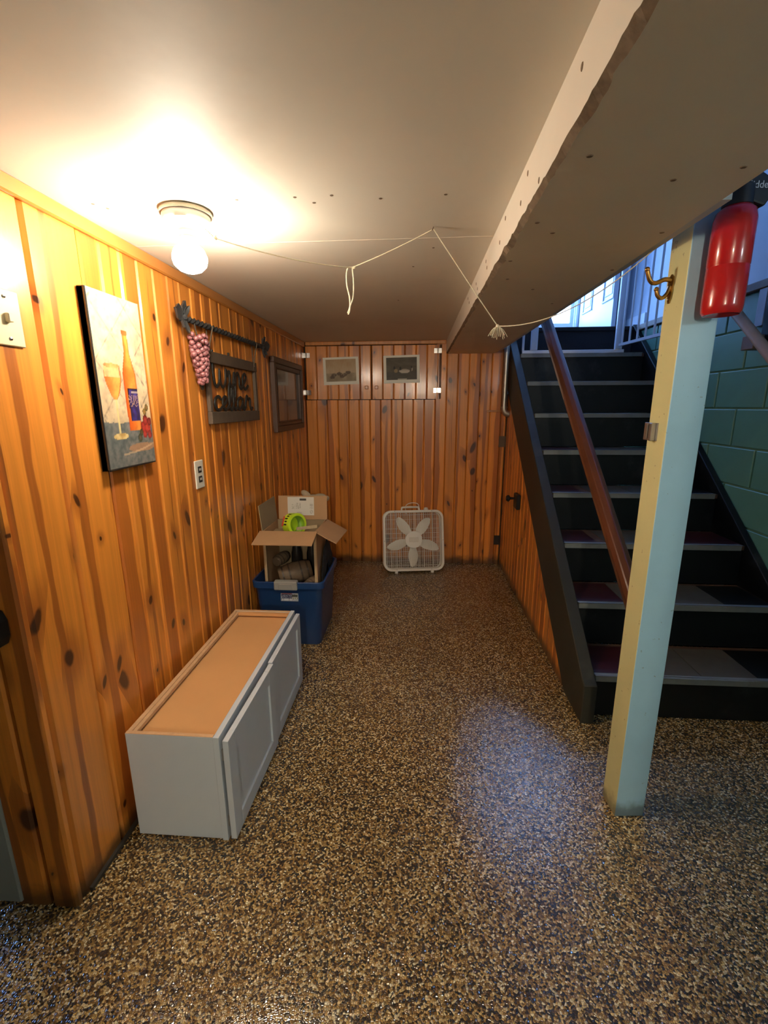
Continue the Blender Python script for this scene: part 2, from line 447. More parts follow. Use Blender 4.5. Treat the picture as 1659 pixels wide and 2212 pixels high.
# ---- planks
PW = .0945
def plank_mesh(h, wdt=PW, th=.018, ch=.0065, name='plank', top=None):
    a = wdt/2-.0009
    prof = [(-a, 0), (-a, -th+ch), (-a+ch, -th), (a-ch, -th), (a, -th+ch), (a, 0)]
    n = 6; vs = []
    for k, (x, y) in enumerate(prof): vs.append((x, y, 0))
    for k, (x, y) in enumerate(prof):
        zz = h if top is None else top[0]+(top[1]-top[0])*(x+a)/(2*a)
        vs.append((x, y, zz))
    fs = [tuple(range(n-1, -1, -1)), tuple(range(n, 2*n))]+[(i, (i+1) % n, (i+1) % n+n, i+n) for i in range(n)]
    me = bpy.data.meshes.new(name); me.from_pydata(vs, [], fs); me.update()
    bm = bmesh.new(); bm.from_mesh(me); bmesh.ops.recalc_face_normals(bm, faces=bm.faces); bm.to_mesh(me); bm.free()
    me.materials.append(M['pine']); return me
def put_plank(me, parent, loc, rz=0.0, name='plank'):
    o = bpy.data.objects.new(name, me); link(o, parent); o.location = loc; o.rotation_euler = (0, 0, rz); return o

# left wall, panelled
wl = structure(MB().box(XL-.12, XL-.018, .972, YB+.1, 0, ZC+.06).build('wall_left', M['pine_gap']))
pm = plank_mesh(ZC-.002)
EDG = [.9525, .979, 1.160, 1.352, 1.436, 1.531, 1.625, 1.721, 1.817, 1.905]
while EDG[-1] < YB-.12: EDG.append(EDG[-1]+(PW if len(EDG) % 7 else .121))
EDG.append(YB)
for ya_, yb_ in zip(EDG[:-1], EDG[1:]):
    wd = yb_-ya_
    put_plank(pm if abs(wd-PW) < .0005 else plank_mesh(ZC-.002, wd, ch=.010 if wd > .15 else .0065), wl, (XL-.018, (ya_+yb_)/2, 0.001), PI/2)
MB().box(XL, XL+.014, .98, YB-.02, ZC-.042, ZC-.001).build('crown_strip', M['pine_trim'], wl, bevel=.004)
MB().box(XL, XL+.010, 1.0, 1.30, 0.0, .012).build('base_strip', M['baseboard'], wl)

# the return of that wall, at the near end, with the grey door beyond it
wr_ = structure(MB().box(-1.30, XL-.018, .972, 1.05, 0, ZC+.06).build('wall_return', M['pine_gap']))
for k, x in enumerate((XL-.040, XL-.1345)):
    put_plank(pm if k else plank_mesh(ZC-.002, .078), wr_, (x+.002, .970, 0.001), 0.0)
d2 = structure(MB().box(-1.95, -1.115, .945, .985, .012, 1.85).build('door_2', M['grey_door'], bevel=.004))
wn_ = structure(MB().box(-2.3, -1.95, .93, 1.05, 0, ZC+.05).build('wall_nook', M['rear_wall']))
MB().box(-1.99, -1.115, .95, 1.05, 1.85, ZC).build('door_head', M['rear_wall'], wn_)
structure(MB().box(-2.4, -2.3, -2.6, 1.05, 0, ZC+.05).build('wall_far_left', M['rear_wall']))
structure(MB().box(-2.4, 1.95, -2.7, -2.6, 0, ZC+.05).build('wall_rear', M['rear_wall']))

structure(MB().box(-2.3, -.395, -.42, -.32, 0, ZC-.002).build('wall_added_shade', M['rear_wall']))  # unseen wall, added to keep the rear bulb off the wall return
structure(MB().box(.36, BX1, -.42, -.32, 0, BZ-.002).box(BX1+.001, XR, -.42, -.32, 0, ZC-.002).build('wall_added_shade_right', M['rear_wall']))  # unseen wall, added to shade the floor and stairs on the right
# back wall
wb = structure(MB().box(XL-.12, .7515, YB+.018, YB+.12, 0, ZC+.3).build('wall_back', M['pine_gap']))
CUP_Z0, CUP_Z1, CUP_X0, CUP_X1 = 1.453, 1.890, -.945, .176
low = plank_mesh(CUP_Z0-.004, .092); tall = plank_mesh(ZC-.002, .092); shrt = plank_mesh(1.345, .092)
x = XL; PB = .0922
k = 0
while x < XS-.03:
    wd = min(PB, .7515-x)
    if x+wd < CUP_X1+.03: me = low
    else: me = tall
    if wd < PB*.99: me = plank_mesh(ZC-.002, wd)
    put_plank(me, wb, (x+wd/2, YB+.018, .001), 0.0)
    x += PB
MB().box(.585, XS-.005, YB-.010, YB, 1.345, 1.362).build('ledge_strip', M['pine_trim'], wb, bevel=.002)
MB().box(XL+.016, CUP_X1+.055, YB-.016, YB+.018, CUP_Z1+.003, ZC-.001).build('crown_strip', M['pine_trim'], wb, bevel=.004)
MB().box(CUP_X1+.004, CUP_X1+.028, YB, YB+.018, CUP_Z0, CUP_Z1).build('side_strip', M['pine_trim'], wb, bevel=.002)

# ---- ceiling: two painted panels with a filled seam
SEAM = 1.627
ce = structure(MB().box(-2.35, BX0+.1, -2.65, YB+.1, ZC+.012, ZC+.07).build('ceiling', M['ceiling']))
MB().box(-2.3, BX0+.02, -2.6, SEAM-.003, ZC, ZC+.012).build('panel', M['ceiling'], ce)
MB().box(-2.3, BX0+.02, SEAM+.003, YB+.018, ZC, ZC+.012).build('panel', M['ceiling'], ce)
MB().box(XL, BX0, SEAM-.003, SEAM+.003, ZC-.0006, ZC+.012).build('seam', M['seam'], ce)
MB().box(BX0+.3, 1.95, -2.65, 1.15, ZC, ZC+.07).build('panel', M['ceiling'], ce)
nail = None
for (x, y) in ((-.319, 1.304), (-.277, 1.34), (-.223, 1.301), (-.10, 1.329), (.067, 1.319), (-.473, 1.307), (-.86, 1.30), (-.84, 1.33), (.05, 1.72), (-.02, 1.93), (-.10, 2.5)):
    if nail is None: nail = MB().lathe([(0, -.0008), (.004, -.0008), (.005, .0005)], 8).build('nail_mark', M['nail'], ce, loc=(x, y, ZC)); 
    else: copy_of(nail, ce, (x, y, ZC))

# ---- boxed beam with a chipped lower edge
def beam():
    ny = 420; y0, y1 = -2.6, YB-.002
    vs = []; fs = []
    for i in range(ny+1):
        y = y0+(y1-y0)*i/ny
        c = .006+.010*abs(nz(y*6, 1.0))+(.016*max(0, nz(y*13, 4.0))+.008*max(0, nz(y*40, 2.0)) if y < 2.4 else 0)
        d = .010+.012*abs(nz(y*7, 9.0))+.006*max(0, nz(y*33, 7.0))
        vs += [(BX0, y, ZC+.02), (BX0, y, BZ+c), (BX0+d, y, BZ+.0005), (BX1-.003, y, BZ), (BX1, y, BZ+.003), (BX1, y, ZC+.02)]
    n = 6
    for i in range(ny):
        for k in range(n): q = (k+1) % n; fs.append((i*n+k, i*n+q, (i+1)*n+q, (i+1)*n+k))
    fs += [tuple(range(n)), tuple(ny*n+k for k in range(n-1, -1, -1))]
    o = MB().add(vs, fs).build('beam', M['beam'])
    o.data.materials.append(M['beam_chip'])
    for p in o.data.polygons:
        nn = p.normal
        if abs(nn.x) > .25 and abs(nn.z) > .25 and p.center.x < BX0+.1: p.material_index = 1
    return structure(o)
bmo = beam()
for (x, y, z, side) in [(BX0-.0004, q, BZ+dz, 1) for q, dz in ((.82, .07), (1.05, .02), (1.16, .08), (1.22, .045), (1.42, .085), (1.5, .05), (1.75, .05), (1.78, .078), (2.0, .04), (2.05, .07), (2.3, .05), (2.36, .08))] + \
        [(x, y, BZ-.0004, 0) for x, y in ((.29, .92), (.275, 1.21), (.33, 1.28), (.27, 1.5), (.48, 1.02), (.58, .98), (.60, 1.30), (.61, 1.62), (.30, 1.70), (.56, 2.1), (.42, 1.85))]:
    o = copy_of(nail, bmo, (x, y, z)); o.scale = (1.3, 1.0, 1)
    if side: o.rotation_euler = (0, PI/2, 0)

def up_low(y): return .198+.795*(y-1.86)-.37
# ---- stairwell shell
structure(MB().box(BX1, BX1+.035, 1.15, YB, BZ+.012, 4.3).build('wall_well_left', M['upper_wall']))
structure(MB().box(BX1, XS, YB+.03, 5.32, ZC+.2, 4.3).build('wall_landing_left', M['upper_wall']))
structure(MB().box(BX1, XR+.3, 1.05, 1.15, ZC+.075, 4.3).build('wall_well_front', M['upper_wall']))
structure(MB().box(BX1, XR+.3, 1.05, 5.5, 4.3, 4.36).build('ceiling_well', M['upper_wall']))
LZ = 2.022
structure(MB().box(XS-.1, XR+.05, 4.118, 5.6, LZ-.16, LZ).build('landing_floor', M['dark_carpet']))
wlb = structure(MB().box(XS-.1, .885, 5.32, 5.42, LZ, 4.3).box(1.675, XR+.06, 5.32, 5.42, LZ, 4.3).box(.885, 1.675, 5.32, 5.42, 4.02, 4.3).build('wall_landing', M['upper_wall']))
MB().box(.835, .885, 5.305, 5.32, LZ, 4.02).box(1.675, 1.70, 5.305, 5.32, LZ, 4.02).build('door_casing', M['door_white'], wlb)

structure(MB().box(.752, .80, YB+.001, YB+.12, 0, up_low(YB)-.02).build('wall_corner_filler', M['pine_gap']))
structure(MB().box(.7515, XR+.05, 4.122, 4.2, 0, LZ-.162).build('wall_under_landing', M['rear_wall']))
structure(MB().box(.7515, XR+.05, 1.9, 4.2, -.06, -.001).build('floor_under_stairs', M['rear_wall']))
# ---- right wall: painted block below, plastered above a wooden ledge
wr = structure(MB().box(XR+.012, XR+.3, -2.6, 5.6, -.02, 1.985).build('wall_right', M['mortar']))
BH = .2125; z0 = 1.377-6*BH
blk = {}
for row in range(10):
    zz = z0-BH+row*BH if row else 0
    za = max(0.0, z0+(row-1)*BH)+.004; zb = min(1.985, z0+row*BH)-.004
    if zb-za < .02: continue
    y = 1.15+(.2 if row % 2 else 0)-.4
    while y < 4.6:
        ya, yb_ = y+.004, y+.404-.004
        key = round(zb-za, 4)
        if key not in blk:
            blk[key] = MB().box(-.012, .02, -.196, .196, -(zb-za)/2, (zb-za)/2).build('block', M['block'], wr, bevel=.004, loc=(XR+.012, (ya+yb_)/2, (za+zb)/2))
        else: copy_of(blk[key], wr, (XR+.012, (ya+yb_)/2, (za+zb)/2))
        y += .404
structure(MB().box(XR+.06, XR+.3, 1.05, 5.6, 2.03, 4.3).build('wall_right_upper', M['upper_wall']))
tag(MB().box(XR-.02, XR+.1, 1.2, 4.12, 1.987, 2.03).build('wall_ledge', M['old_wood'], bevel=.004), 'rough grey brown timber ledge capping the green block wall', 'ledge')
# right skirting of the flight above the landing
MB().box(XR+.045, XR+.06, 4.12, 5.3, LZ, LZ+.11).build('baseboard_right', M['door_white'])['kind'] = 'structure'

# ================================================================== STAIRCASE
NY = [1.886+.2800*k for k in range(9)]; NZ = [.214+.2257*k for k in range(9)]
st = thing('staircase', 'dark painted wooden staircase with grey nosings and red and tan tread tiles', 'stairs', (0, 0, 0))
SX0, SX1 = .812, 1.756
def up(y, off=0.0): return .198+.795*(y-1.86)+off
# stringers
poly = [(1.842, 0), (1.842, .192), (1.87, up(1.87)), (4.117, up(4.117)), (4.117, up(4.117)-.37), (2.085, 0)]
MB().prism(poly, .752, .811, 'x').build('stringer', M['stringer'], st, bevel=.004)
poly = [(1.90, 0), (1.90, .23), (4.117, up(4.117, .05)), (4.117, up(4.117)-.30), (2.085, 0)]
MB().prism(poly, 1.757, 1.797, 'x').build('stringer', M['black_paint'], st, bevel=.004)
tread0 = None
for k in range(8):
    y0, zt = NY[k], NZ[k]
    riser_z0 = 0.001 if k == 0 else NZ[k-1]
    MB().box(SX0, SX1, y0+.022, y0+.042, riser_z0+.002, zt-.028).build('riser', M['black_paint'], st)
    tr = MB().box(SX0, SX1, y0+.012, y0+.30, zt-.027, zt-.003).build('tread', M['bare_wood'], st)
    MB().box(SX0+.004, SX1-.02, y0, y0+.014, zt-.028, zt+.001).box(SX0+.004, SX1-.02, y0, y0+.03, zt-.003, zt+.001).build('nosing', M['nosing'], tr, bevel=.003, seg=2)
    edges = [(SX0+.01, 1.045, 'tile_red'), (1.048, 1.285, 'tile_tan'), (1.288, 1.525, 'tile_tan'), (1.528, SX1-.01, 'tile_black')]
    if k in (2, 3): edges[0] = (SX0+.01, 1.0, 'tile_red')
    if k == 2: edges[2] = (1.288, 1.46, 'tile_tan'); edges[3] = (1.463, SX1-.01, 'tile_red')
    for a, b, m in edges:
        if k > 4: m = 'bare_wood' if m == 'tile_red' else 'tile_black'
        MB().box(a, b, y0+.031, y0+.272, zt-.003, zt).build('tile', M[m], tr)
MB().box(SX0, SX1, 4.10, 4.116, NZ[7]+.001, LZ-.02).build('riser', M['dark_carpet'], st)
MB().box(SX0-.04, SX1, 4.085, 4.116, LZ-.03, LZ+.004).build('landing_nosing', M['dark_carpet'], st, bevel=.008, seg=2)

# planked side below the flight with its low door
def zlow(y): return up(y)-.37
wst = structure(MB().prism([(2.12, .0), (YB, .0), (YB, zlow(YB)-.003), (2.12, zlow(2.12)-.003)], XS+.018, XS+.04, 'x').build('wall_stair', M['pine_gap']))
dr = structure(bpy.data.objects.new('door_1', None)); link(dr); dr.location = (XS+.018, 3.64, 0)
y = 2.125
while y < YB-.01:
    wd = min(.0945, YB-.004-y)
    yc = y+wd/2
    me = plank_mesh(1, wd, top=(max(.004, zlow(yc+wd/2)-.002), max(.004, zlow(yc-wd/2)-.002)))
    # local +x points to world -y
    if yc > 3.26: put_plank(me, dr, (-.0005, yc-3.64, .006), -PI/2)
    else: put_plank(me, wst, (XS+.018, yc, .001), -PI/2)
    y += .0945
# door furniture: rim lock with knob, two hinges in the corner
lk = MB().box(-.030, 0, -.055, .055, -.055, .055).build('rim_lock', M['dark_metal'], dr, bevel=.006, loc=(-.0185, 3.335-3.64, .715))
MB().lathe([(0, .066), (.016, .064), (.025, .052), (.024, .042), (.010, .034), (.008, 0), (.013, 0)], 16, RY(-PI/2)).build('knob', M['dark_metal'], lk, smooth=True, loc=(-.028, .015, .018))
for zz, mt, hh in ((1.10, 'brown_metal', .092), (.228, 'dark_metal', .085)):
    MB().box(-.062, -.002, 0, .004, -hh/2, hh/2).tube([(-.006, -.004, -hh/2), (-.006, -.004, hh/2)], .006, 8).build('hinge', M[mt], dr, loc=(-.012, YB-.007-3.64, zz))

# ================================================================== POST
post = MB().box(-.05, .05, -.045, .045, 0, 2.25).build('support_post', M['post'], bevel=.003, seg=2)
post.location = (.752, 1.410, 0); post.rotation_euler = (0, 0, math.radians(4.5))
tag(post, 'square timber post painted pale yellow on one side and light blue on the other', 'post')
# coat hook on the yellow side
hk = thing('coat_hook', 'old brass double coat hook screwed to the yellow side of the post', 'hook', (.7005, 1.425, 1.715), (0, 0, math.radians(4.5)))
MB().prism([(-.004, -.040), (.004, -.040), (.010, -.012), (.012, .014), (.010, .028), (0, .036), (-.010, .028), (-.012, .014), (-.010, -.012)], -.004, 0, 'x').build('back_plate', M['brass'], hk, bevel=.001)
def taper_tube(pts, r0, r1):
    P = smooth_path(pts, 6); n = len(P)
    return P, [r0+(r1-r0)*i/(n-1) for i in range(n)]
P_, R_ = taper_tube([(-.003, 0, .020), (-.022, 0, .022), (-.048, -.004, .012), (-.066, -.008, .018), (-.078, -.010, .045)], .0065, .0055)
MB().tube(P_, R_, 10).ball(P_[-1], .0068).build('upper_prong', M['brass'], hk, smooth=True)
P_, R_ = taper_tube([(-.003, 0, .004), (-.010, 0, -.014), (-.024, -.002, -.026), (-.038, -.004, -.020), (-.044, -.005, -.004)], .006, .005)
MB().tube(P_, R_, 10).ball(P_[-1], .0065).build('lower_prong', M['brass'], hk, smooth=True)
for zz in (.024, -.030): MB().lathe([(0, .003), (.003, .002), (.004, 0)], 8, T(-.004, 0, zz) @ RY(-PI/2)).build('screw', M['brass'], hk)
# strike plate
sp = thing('strike_plate', 'small worn steel catch plate on the yellow side of the post', 'plate', (.7005, 1.434, 1.322), (0, 0, math.radians(4.5)))
MB().box(-.003, 0, -.034, .034, -.026, .026).build('plate', M['steel'], sp, bevel=.001)
MB().box(-.016, -.002, -.026, -.012, -.026, .026).box(-.008, -.002, .010, .016, -.022, .022).build('catch', M['steel'], sp, bevel=.002)
for s in (-1, 1): MB().lathe([(0, .002), (.004, .0015), (.0045, 0)], 8, T(-.003, .0, s*.018) @ RY(-PI/2)).build('screw', M['brown_metal'], sp)

# ---- fire extinguisher on the blue side
ex = thing('fire_extinguisher', 'red fire extinguisher with black head hung on the blue face of the post', 'extinguisher', (.771, 1.305, 1.622), (0, 0, math.radians(4.5)))
MB().lathe([(0, .010), (.030, .004), (.040, 0), (.0445, .006), (.046, .020), (.046, .108), (.0452, .110), (.0452, .112), (.046, .114), (.046, .215), (.042, .234), (.030, .246), (.020, .250)], 40).build('cylinder', M['red'], ex, smooth=True)
hd = MB().lathe([(.024, .238), (.032, .246), (.032, .285), (.022, .295), (.0, .297)], 20).build('head', M['black_plastic'], ex, smooth=True)
MB().prism([(-.02, .262), (.052, .240), (.066, .262), (.062, .300), (.02, .322), (-.02, .318)], -.022, .022, 'y').build('handle', M['black_plastic'], hd, bevel=.005, seg=2)
MB().box(-.014, .014, .046, .0585, .05, .23).build('bracket', M['black_plastic'], ex)
fc = bpy.data.curves.new('maker_text', 'FONT'); fc.body = 'Kidde'; fc.size = .022; fc.extrude = .0003; fc.align_x = 'CENTER'
tmp = bpy.data.objects.new('maker_text', fc); COL.objects.link(tmp)
bpy.context.view_layer.update()
tm = bpy.data.meshes.new_from_object(tmp.evaluated_get(bpy.context.evaluated_depsgraph_get()))
bpy.data.objects.remove(tmp)
tm.materials.append(M['white_text'])
to = bpy.data.objects.new('lettering', tm); link(to, hd); to.location = (.026, -.0225, .278); to.rotation_euler = (PI/2, 0, 0)

# ================================================================== HANDRAILS, PIPE
hr = thing('handrail', 'dark varnished wooden handrail rising from the yellow and blue post', 'handrail')
A_, B_ = Vector((.785, 1.47, .633)), Vector((.785, 4.08, 2.745))
d_ = (B_-A_).normalized(); n_ = d_.cross(Vector((1, 0, 0))).normalized()
if n_.z < 0: n_ = -n_
prof = [(-.026, -.030), (.026, -.030), (.033, .004), (.022, .024), (0, .034), (-.022, .024), (-.033, .004)]
vs = []
for Q in (A_, B_): vs += [tuple(Q+Vector((1, 0, 0))*a+n_*b) for a, b in prof]
n = len(prof)
MB().add(vs, [tuple(range(n)), tuple(range(2*n-1, n-1, -1))]+[(i, (i+1) % n, (i+1) % n+n, i+n) for i in range(n)]).build('rail', M['rail_wood'], hr, bevel=.003)
MB().box(-.02, .02, 0, .03, -.03, .03, T(.775, 1.462, .62)).build('end_cleat', M['rail_wood'], hr)

wh = thing('wall_handrail', 'pale round pole handrail on wooden blocks along the green block wall', 'handrail')
A_, B_ = Vector((1.70, 2.30, 1.515)), Vector((1.70, 3.95, 2.865))
MB().tube([A_, B_], .026, 14).build('pole', M['pole_wood'], wh, smooth=True)
for yy in (2.64,):
    zz = 1.515+(yy-2.3)*.818
    MB().box(1.715, 1.80, yy-.045, yy+.045, zz-.115, zz-.045).build('wood_block', M['old_wood'], wh, bevel=.003)
    MB().tube([(1.74, yy, zz-.05), (1.72, yy, zz-.03), (1.703, yy, zz-.02)], .006, 8).build('bracket', M['chrome'], wh)
MB().box(1.785, 1.80, 2.66, 2.72, 1.80, 1.985).build('bracket_plate', M['upper_wall'], wh, bevel=.002)
MB().box(1.765, 1.80, 2.56, 2.625, 1.70, 1.985).build('stud', M['black_paint'], wh, bevel=.002)

pp = thing('drain_pipe', 'galvanised steel pipe dropping down the back corner and elbowing into the stairs', 'pipe')
px_, py_ = .716, 3.905
MB().tube([(px_, py_, ZC+.1), (px_, py_, 1.375)], .0215, 16).build('pipe', M['galv'], pp, smooth=True)
el = [(px_+.045*(1-math.cos(a)), py_-.0, 1.375-.045*math.sin(a)) for a in [PI/2*i/8 for i in range(9)]]
MB().tube([(px_, py_, 1.385)]+el+[(px_+.06, py_, 1.33)], .026, 16).tube([(px_, py_, 1.392), (px_, py_, 1.378)], .0295, 16).build('elbow', M['galv'], pp, smooth=True)

# ================================================================== UPSTAIRS: gate, doors
gt = thing('safety_gate', 'white metal stair gate standing open on the top step', 'gate')
gy = 3.862; gz = NZ[7]+.001
MB().box(.823, 1.60, gy-.012, gy+.012, gz, gz+.026).build('bottom_rail', M['metal_white'], gt, bevel=.003)
for (x0, x1) in ((.888, .940), (1.530, 1.582)):
    MB().box(x0, x1, gy-.014, gy+.014, gz+.026, gz+.92).build('gate_post', M['metal_white'], gt, bevel=.004)
MB().box(.823, .839, gy-.009, gy+.009, gz, gz+.92).build('bar', M['metal_white'], gt)
MB().box(.823, .94, gy-.012, gy+.012, gz+.90, gz+.925).build('top_rail', M['metal_white'], gt)
gl = bpy.data.objects.new('gate_leaf', None); link(gl, gt); gl.location = (1.556, gy-.03, gz+.045); gl.rotation_euler = (0, 0, math.radians(-86))
MB().box(0, .70, -.010, .010, 0, .020).build('leaf_rail', M['metal_white'], gl)
MB().box(0, .70, -.010, .010, .84, .865).build('leaf_rail', M['metal_white'], gl)
for k in range(7):
    MB().tube([(.03+.106*k, 0, .02), (.03+.106*k, 0, .84)], .0075, 8).build('bar', M['metal_white'], gl, smooth=True)

# storm door in the opening
sd = structure(bpy.data.objects.new('door_4', None)); link(sd); sd.location = (1.28, 5.37, LZ)
MB().box(-.385, .385, -.018, .018, .006, .235).box(-.385, .385, -.018, .018, 1.86, 1.99).box(-.385, -.315, -.018, .018, .235, 1.86).box(.345, .385, -.018, .018, .235, 1.86).build('door_frame', M['door_white'], sd, bevel=.004)
MB().box(-.315, .345, -.003, .003, .235, 1.86).build('pane', M['glass'], sd)
# panelled door folded back along the right wall
pd = structure(bpy.data.objects.new('door_3', None)); link(pd); pd.location = (1.715, 5.30, LZ)
DW, DH = .86, 1.96
MB().box(-.014, .022, -DW-.02, -.02, .012, DH).build('door_slab', M['door_white'], pd, bevel=.002)
for ya in (-.12, -.64):
    for z0_, z1_ in ((.285, .90), (1.02, 1.62), (1.70, 1.86)):
        yb_ = ya-.26 if ya > -.3 else ya-.17
        yb_ = ya-.25
        f = .018
        MB().box(-.024, -.014, yb_, ya, z0_, z0_+f).box(-.024, -.014, yb_, ya, z1_-f, z1_).box(-.024, -.014, yb_, yb_+f, z0_, z1_).box(-.024, -.014, ya-f, ya, z0_, z1_).build('panel_moulding', M['door_white'], pd, bevel=.004)
        MB().box(-.019, -.014, yb_+.045, ya-.045, z0_+.045, z1_-.045).build('panel', M['door_white'], pd, bevel=.004)

# ================================================================== CEILING LIGHT
cl = thing('ceiling_light', 'bare lit bulb in a white porcelain pull chain fixture on the ceiling', 'light', (-.640, 1.365, ZC))
MB().lathe([(.066, 0), (.069, -.004), (.069, -.012), (.060, -.012)], 36).build('box_ring', M['fan_motor'], cl, smooth=True)
MB().lathe([(0, -.008), (.060, -.008), (.0635, -.013), (.0635, -.024), (.058, -.032), (.034, -.037), (.025, -.040), (.024, -.052), (.0265, -.0535), (.0265, -.0565), (.0225, -.058), (.022, -.066), (.0245, -.0675), (.0245, -.071), (.018, -.072), (.0, -.072)], 36).build('fixture_body', M['porcelain'], cl, smooth=True)
MB().box(-.014, .016, -.001, .001, -.006, .006, T(.010, -.0555, -.0345) @ RX(math.radians(60))).build('sticker', M['sticker'], cl)
MB().lathe([(.0, -.070), (.017, -.071), (.019, -.078), (.028, -.085), (.040, -.096), (.0465, -.112), (.047, -.122), (.043, -.136), (.030, -.149), (.014, -.155), (0, -.156)], 32).build('light_bulb', M['bulb'], cl, smooth=True)

# second bulb further back in the room, behind the viewpoint
c2 = thing('ceiling_light', 'bare lit bulb in a porcelain fixture on the ceiling near the block wall', 'light', (1.45, .20, ZC))
MB().lathe([(0, 0), (.062, 0), (.0635, -.016), (.0635, -.030), (.034, -.045), (.026, -.052), (.025, -.097), (0, -.099)], 28).build('fixture_body', M['porcelain'], c2, smooth=True)
MB().lathe([(.0, -.096), (.017, -.097), (.023, -.118), (.0425, -.158), (.039, -.190), (.012, -.213), (0, -.2145)], 24).build('light_bulb', M['bulb_cool'], c2, smooth=True)

c3 = thing('ceiling_light', 'added fill bulb in a porcelain fixture, unseen in the rear half of the room', 'light', (.05, -1.5, ZC))  # extra lamp out of view, added to brighten the back wall and fan
MB().lathe([(0, 0), (.062, 0), (.0635, -.016), (.0635, -.030), (.034, -.045), (.026, -.052), (.025, -.097), (0, -.099)], 28).build('fixture_body', M['porcelain'], c3, smooth=True)
MB().lathe([(.0, -.096), (.017, -.097), (.023, -.118), (.0425, -.158), (.039, -.190), (.012, -.213), (0, -.2145)], 24).build('light_bulb', M['bulb_fill'], c3, smooth=True)

# ---- pull cord strung across the room
pc = thing('pull_cord', 'knotted white cord strung from the light to the ceiling nail and post', 'cord', (0, 0, 0))
c0 = Vector((-.600, 1.335, ZC-.034)); c1 = Vector((-.548, 1.33, 1.842))
mbc = MB()
for k in range(15): mbc.ball(c0.lerp(c1, k/14), .0022, 6, 4)
stuff(mbc.build('bead_chain', M['chain'], pc, smooth=True))
def sag(a, b, s, n=18):
    a, b = Vector(a), Vector(b)
    return [a.lerp(b, i/n)-Vector((0, 0, 4*s*(i/n)*(1-i/n))) for i in range(n+1)]
L0 = Vector((-.211, 1.57, 1.8265)); NB = Vector((.044, 1.533, ZC-.006)); KN = Vector((.262, 1.62, 1.654)); PT = Vector((.685, 1.445, 1.852))
MB().tube(sag(c1, L0, .011), .0019, 6).tube(sag(L0, NB, .004), .0019, 6).tube(sag(NB, KN, .002), .0017, 6).tube(sag(KN, PT, .062, 26), .0017, 6).build('cord', M['cord'], pc, smooth=True)
lp = smooth_path([L0+Vector((.004, 0, .001)), L0+Vector((-.014, 0, -.004)), L0+Vector((-.017, 0, -.045)), L0+Vector((-.008, 0, -.09)), L0+Vector((-.009, 0, -.125)), L0+Vector((-.014, 0, -.138))], 6)
lp2 = smooth_path([L0+Vector((.002, 0, 0)), L0+Vector((.005, 0, -.04)), L0+Vector((.003, 0, -.085)), L0+Vector((-.008, 0, -.115)), L0+Vector((-.016, 0, -.134))], 6)
MB().tube(lp, .0022, 6).tube(lp2, .0020, 6).ball(L0+Vector((.008, 0, 0)), (.007, .004, .004), 8, 6).build('hanging_loop', M['cord'], pc, smooth=True)
MB().ball(c1, (.006, .005, .005), 8, 6).tube([c1, c1+Vector((.003, 0, .008))], .002, 6).build('knot', M['cord'], pc, smooth=True)
fr = MB().ball(KN, (.006, .005, .006), 8, 6)
for k in range(13):
    a = -1.0+2.0*k/12; r = rnd.uniform(.032, .046)
    fr.tube(smooth_path([KN, KN+Vector((math.sin(a)*r*.5, rnd.uniform(-.004, .004), -r*.25)), KN+Vector((math.sin(a)*r*.95, rnd.uniform(-.006, .006), -r*math.cos(a*.6)))], 4), .0009, 5)
stuff(fr.build('frayed_end', M['cord'], pc))
MB().tube([(.044, 1.533, ZC), (.040, 1.528, ZC-.010)], .0015, 6).build('nail', M['nail'], pc)

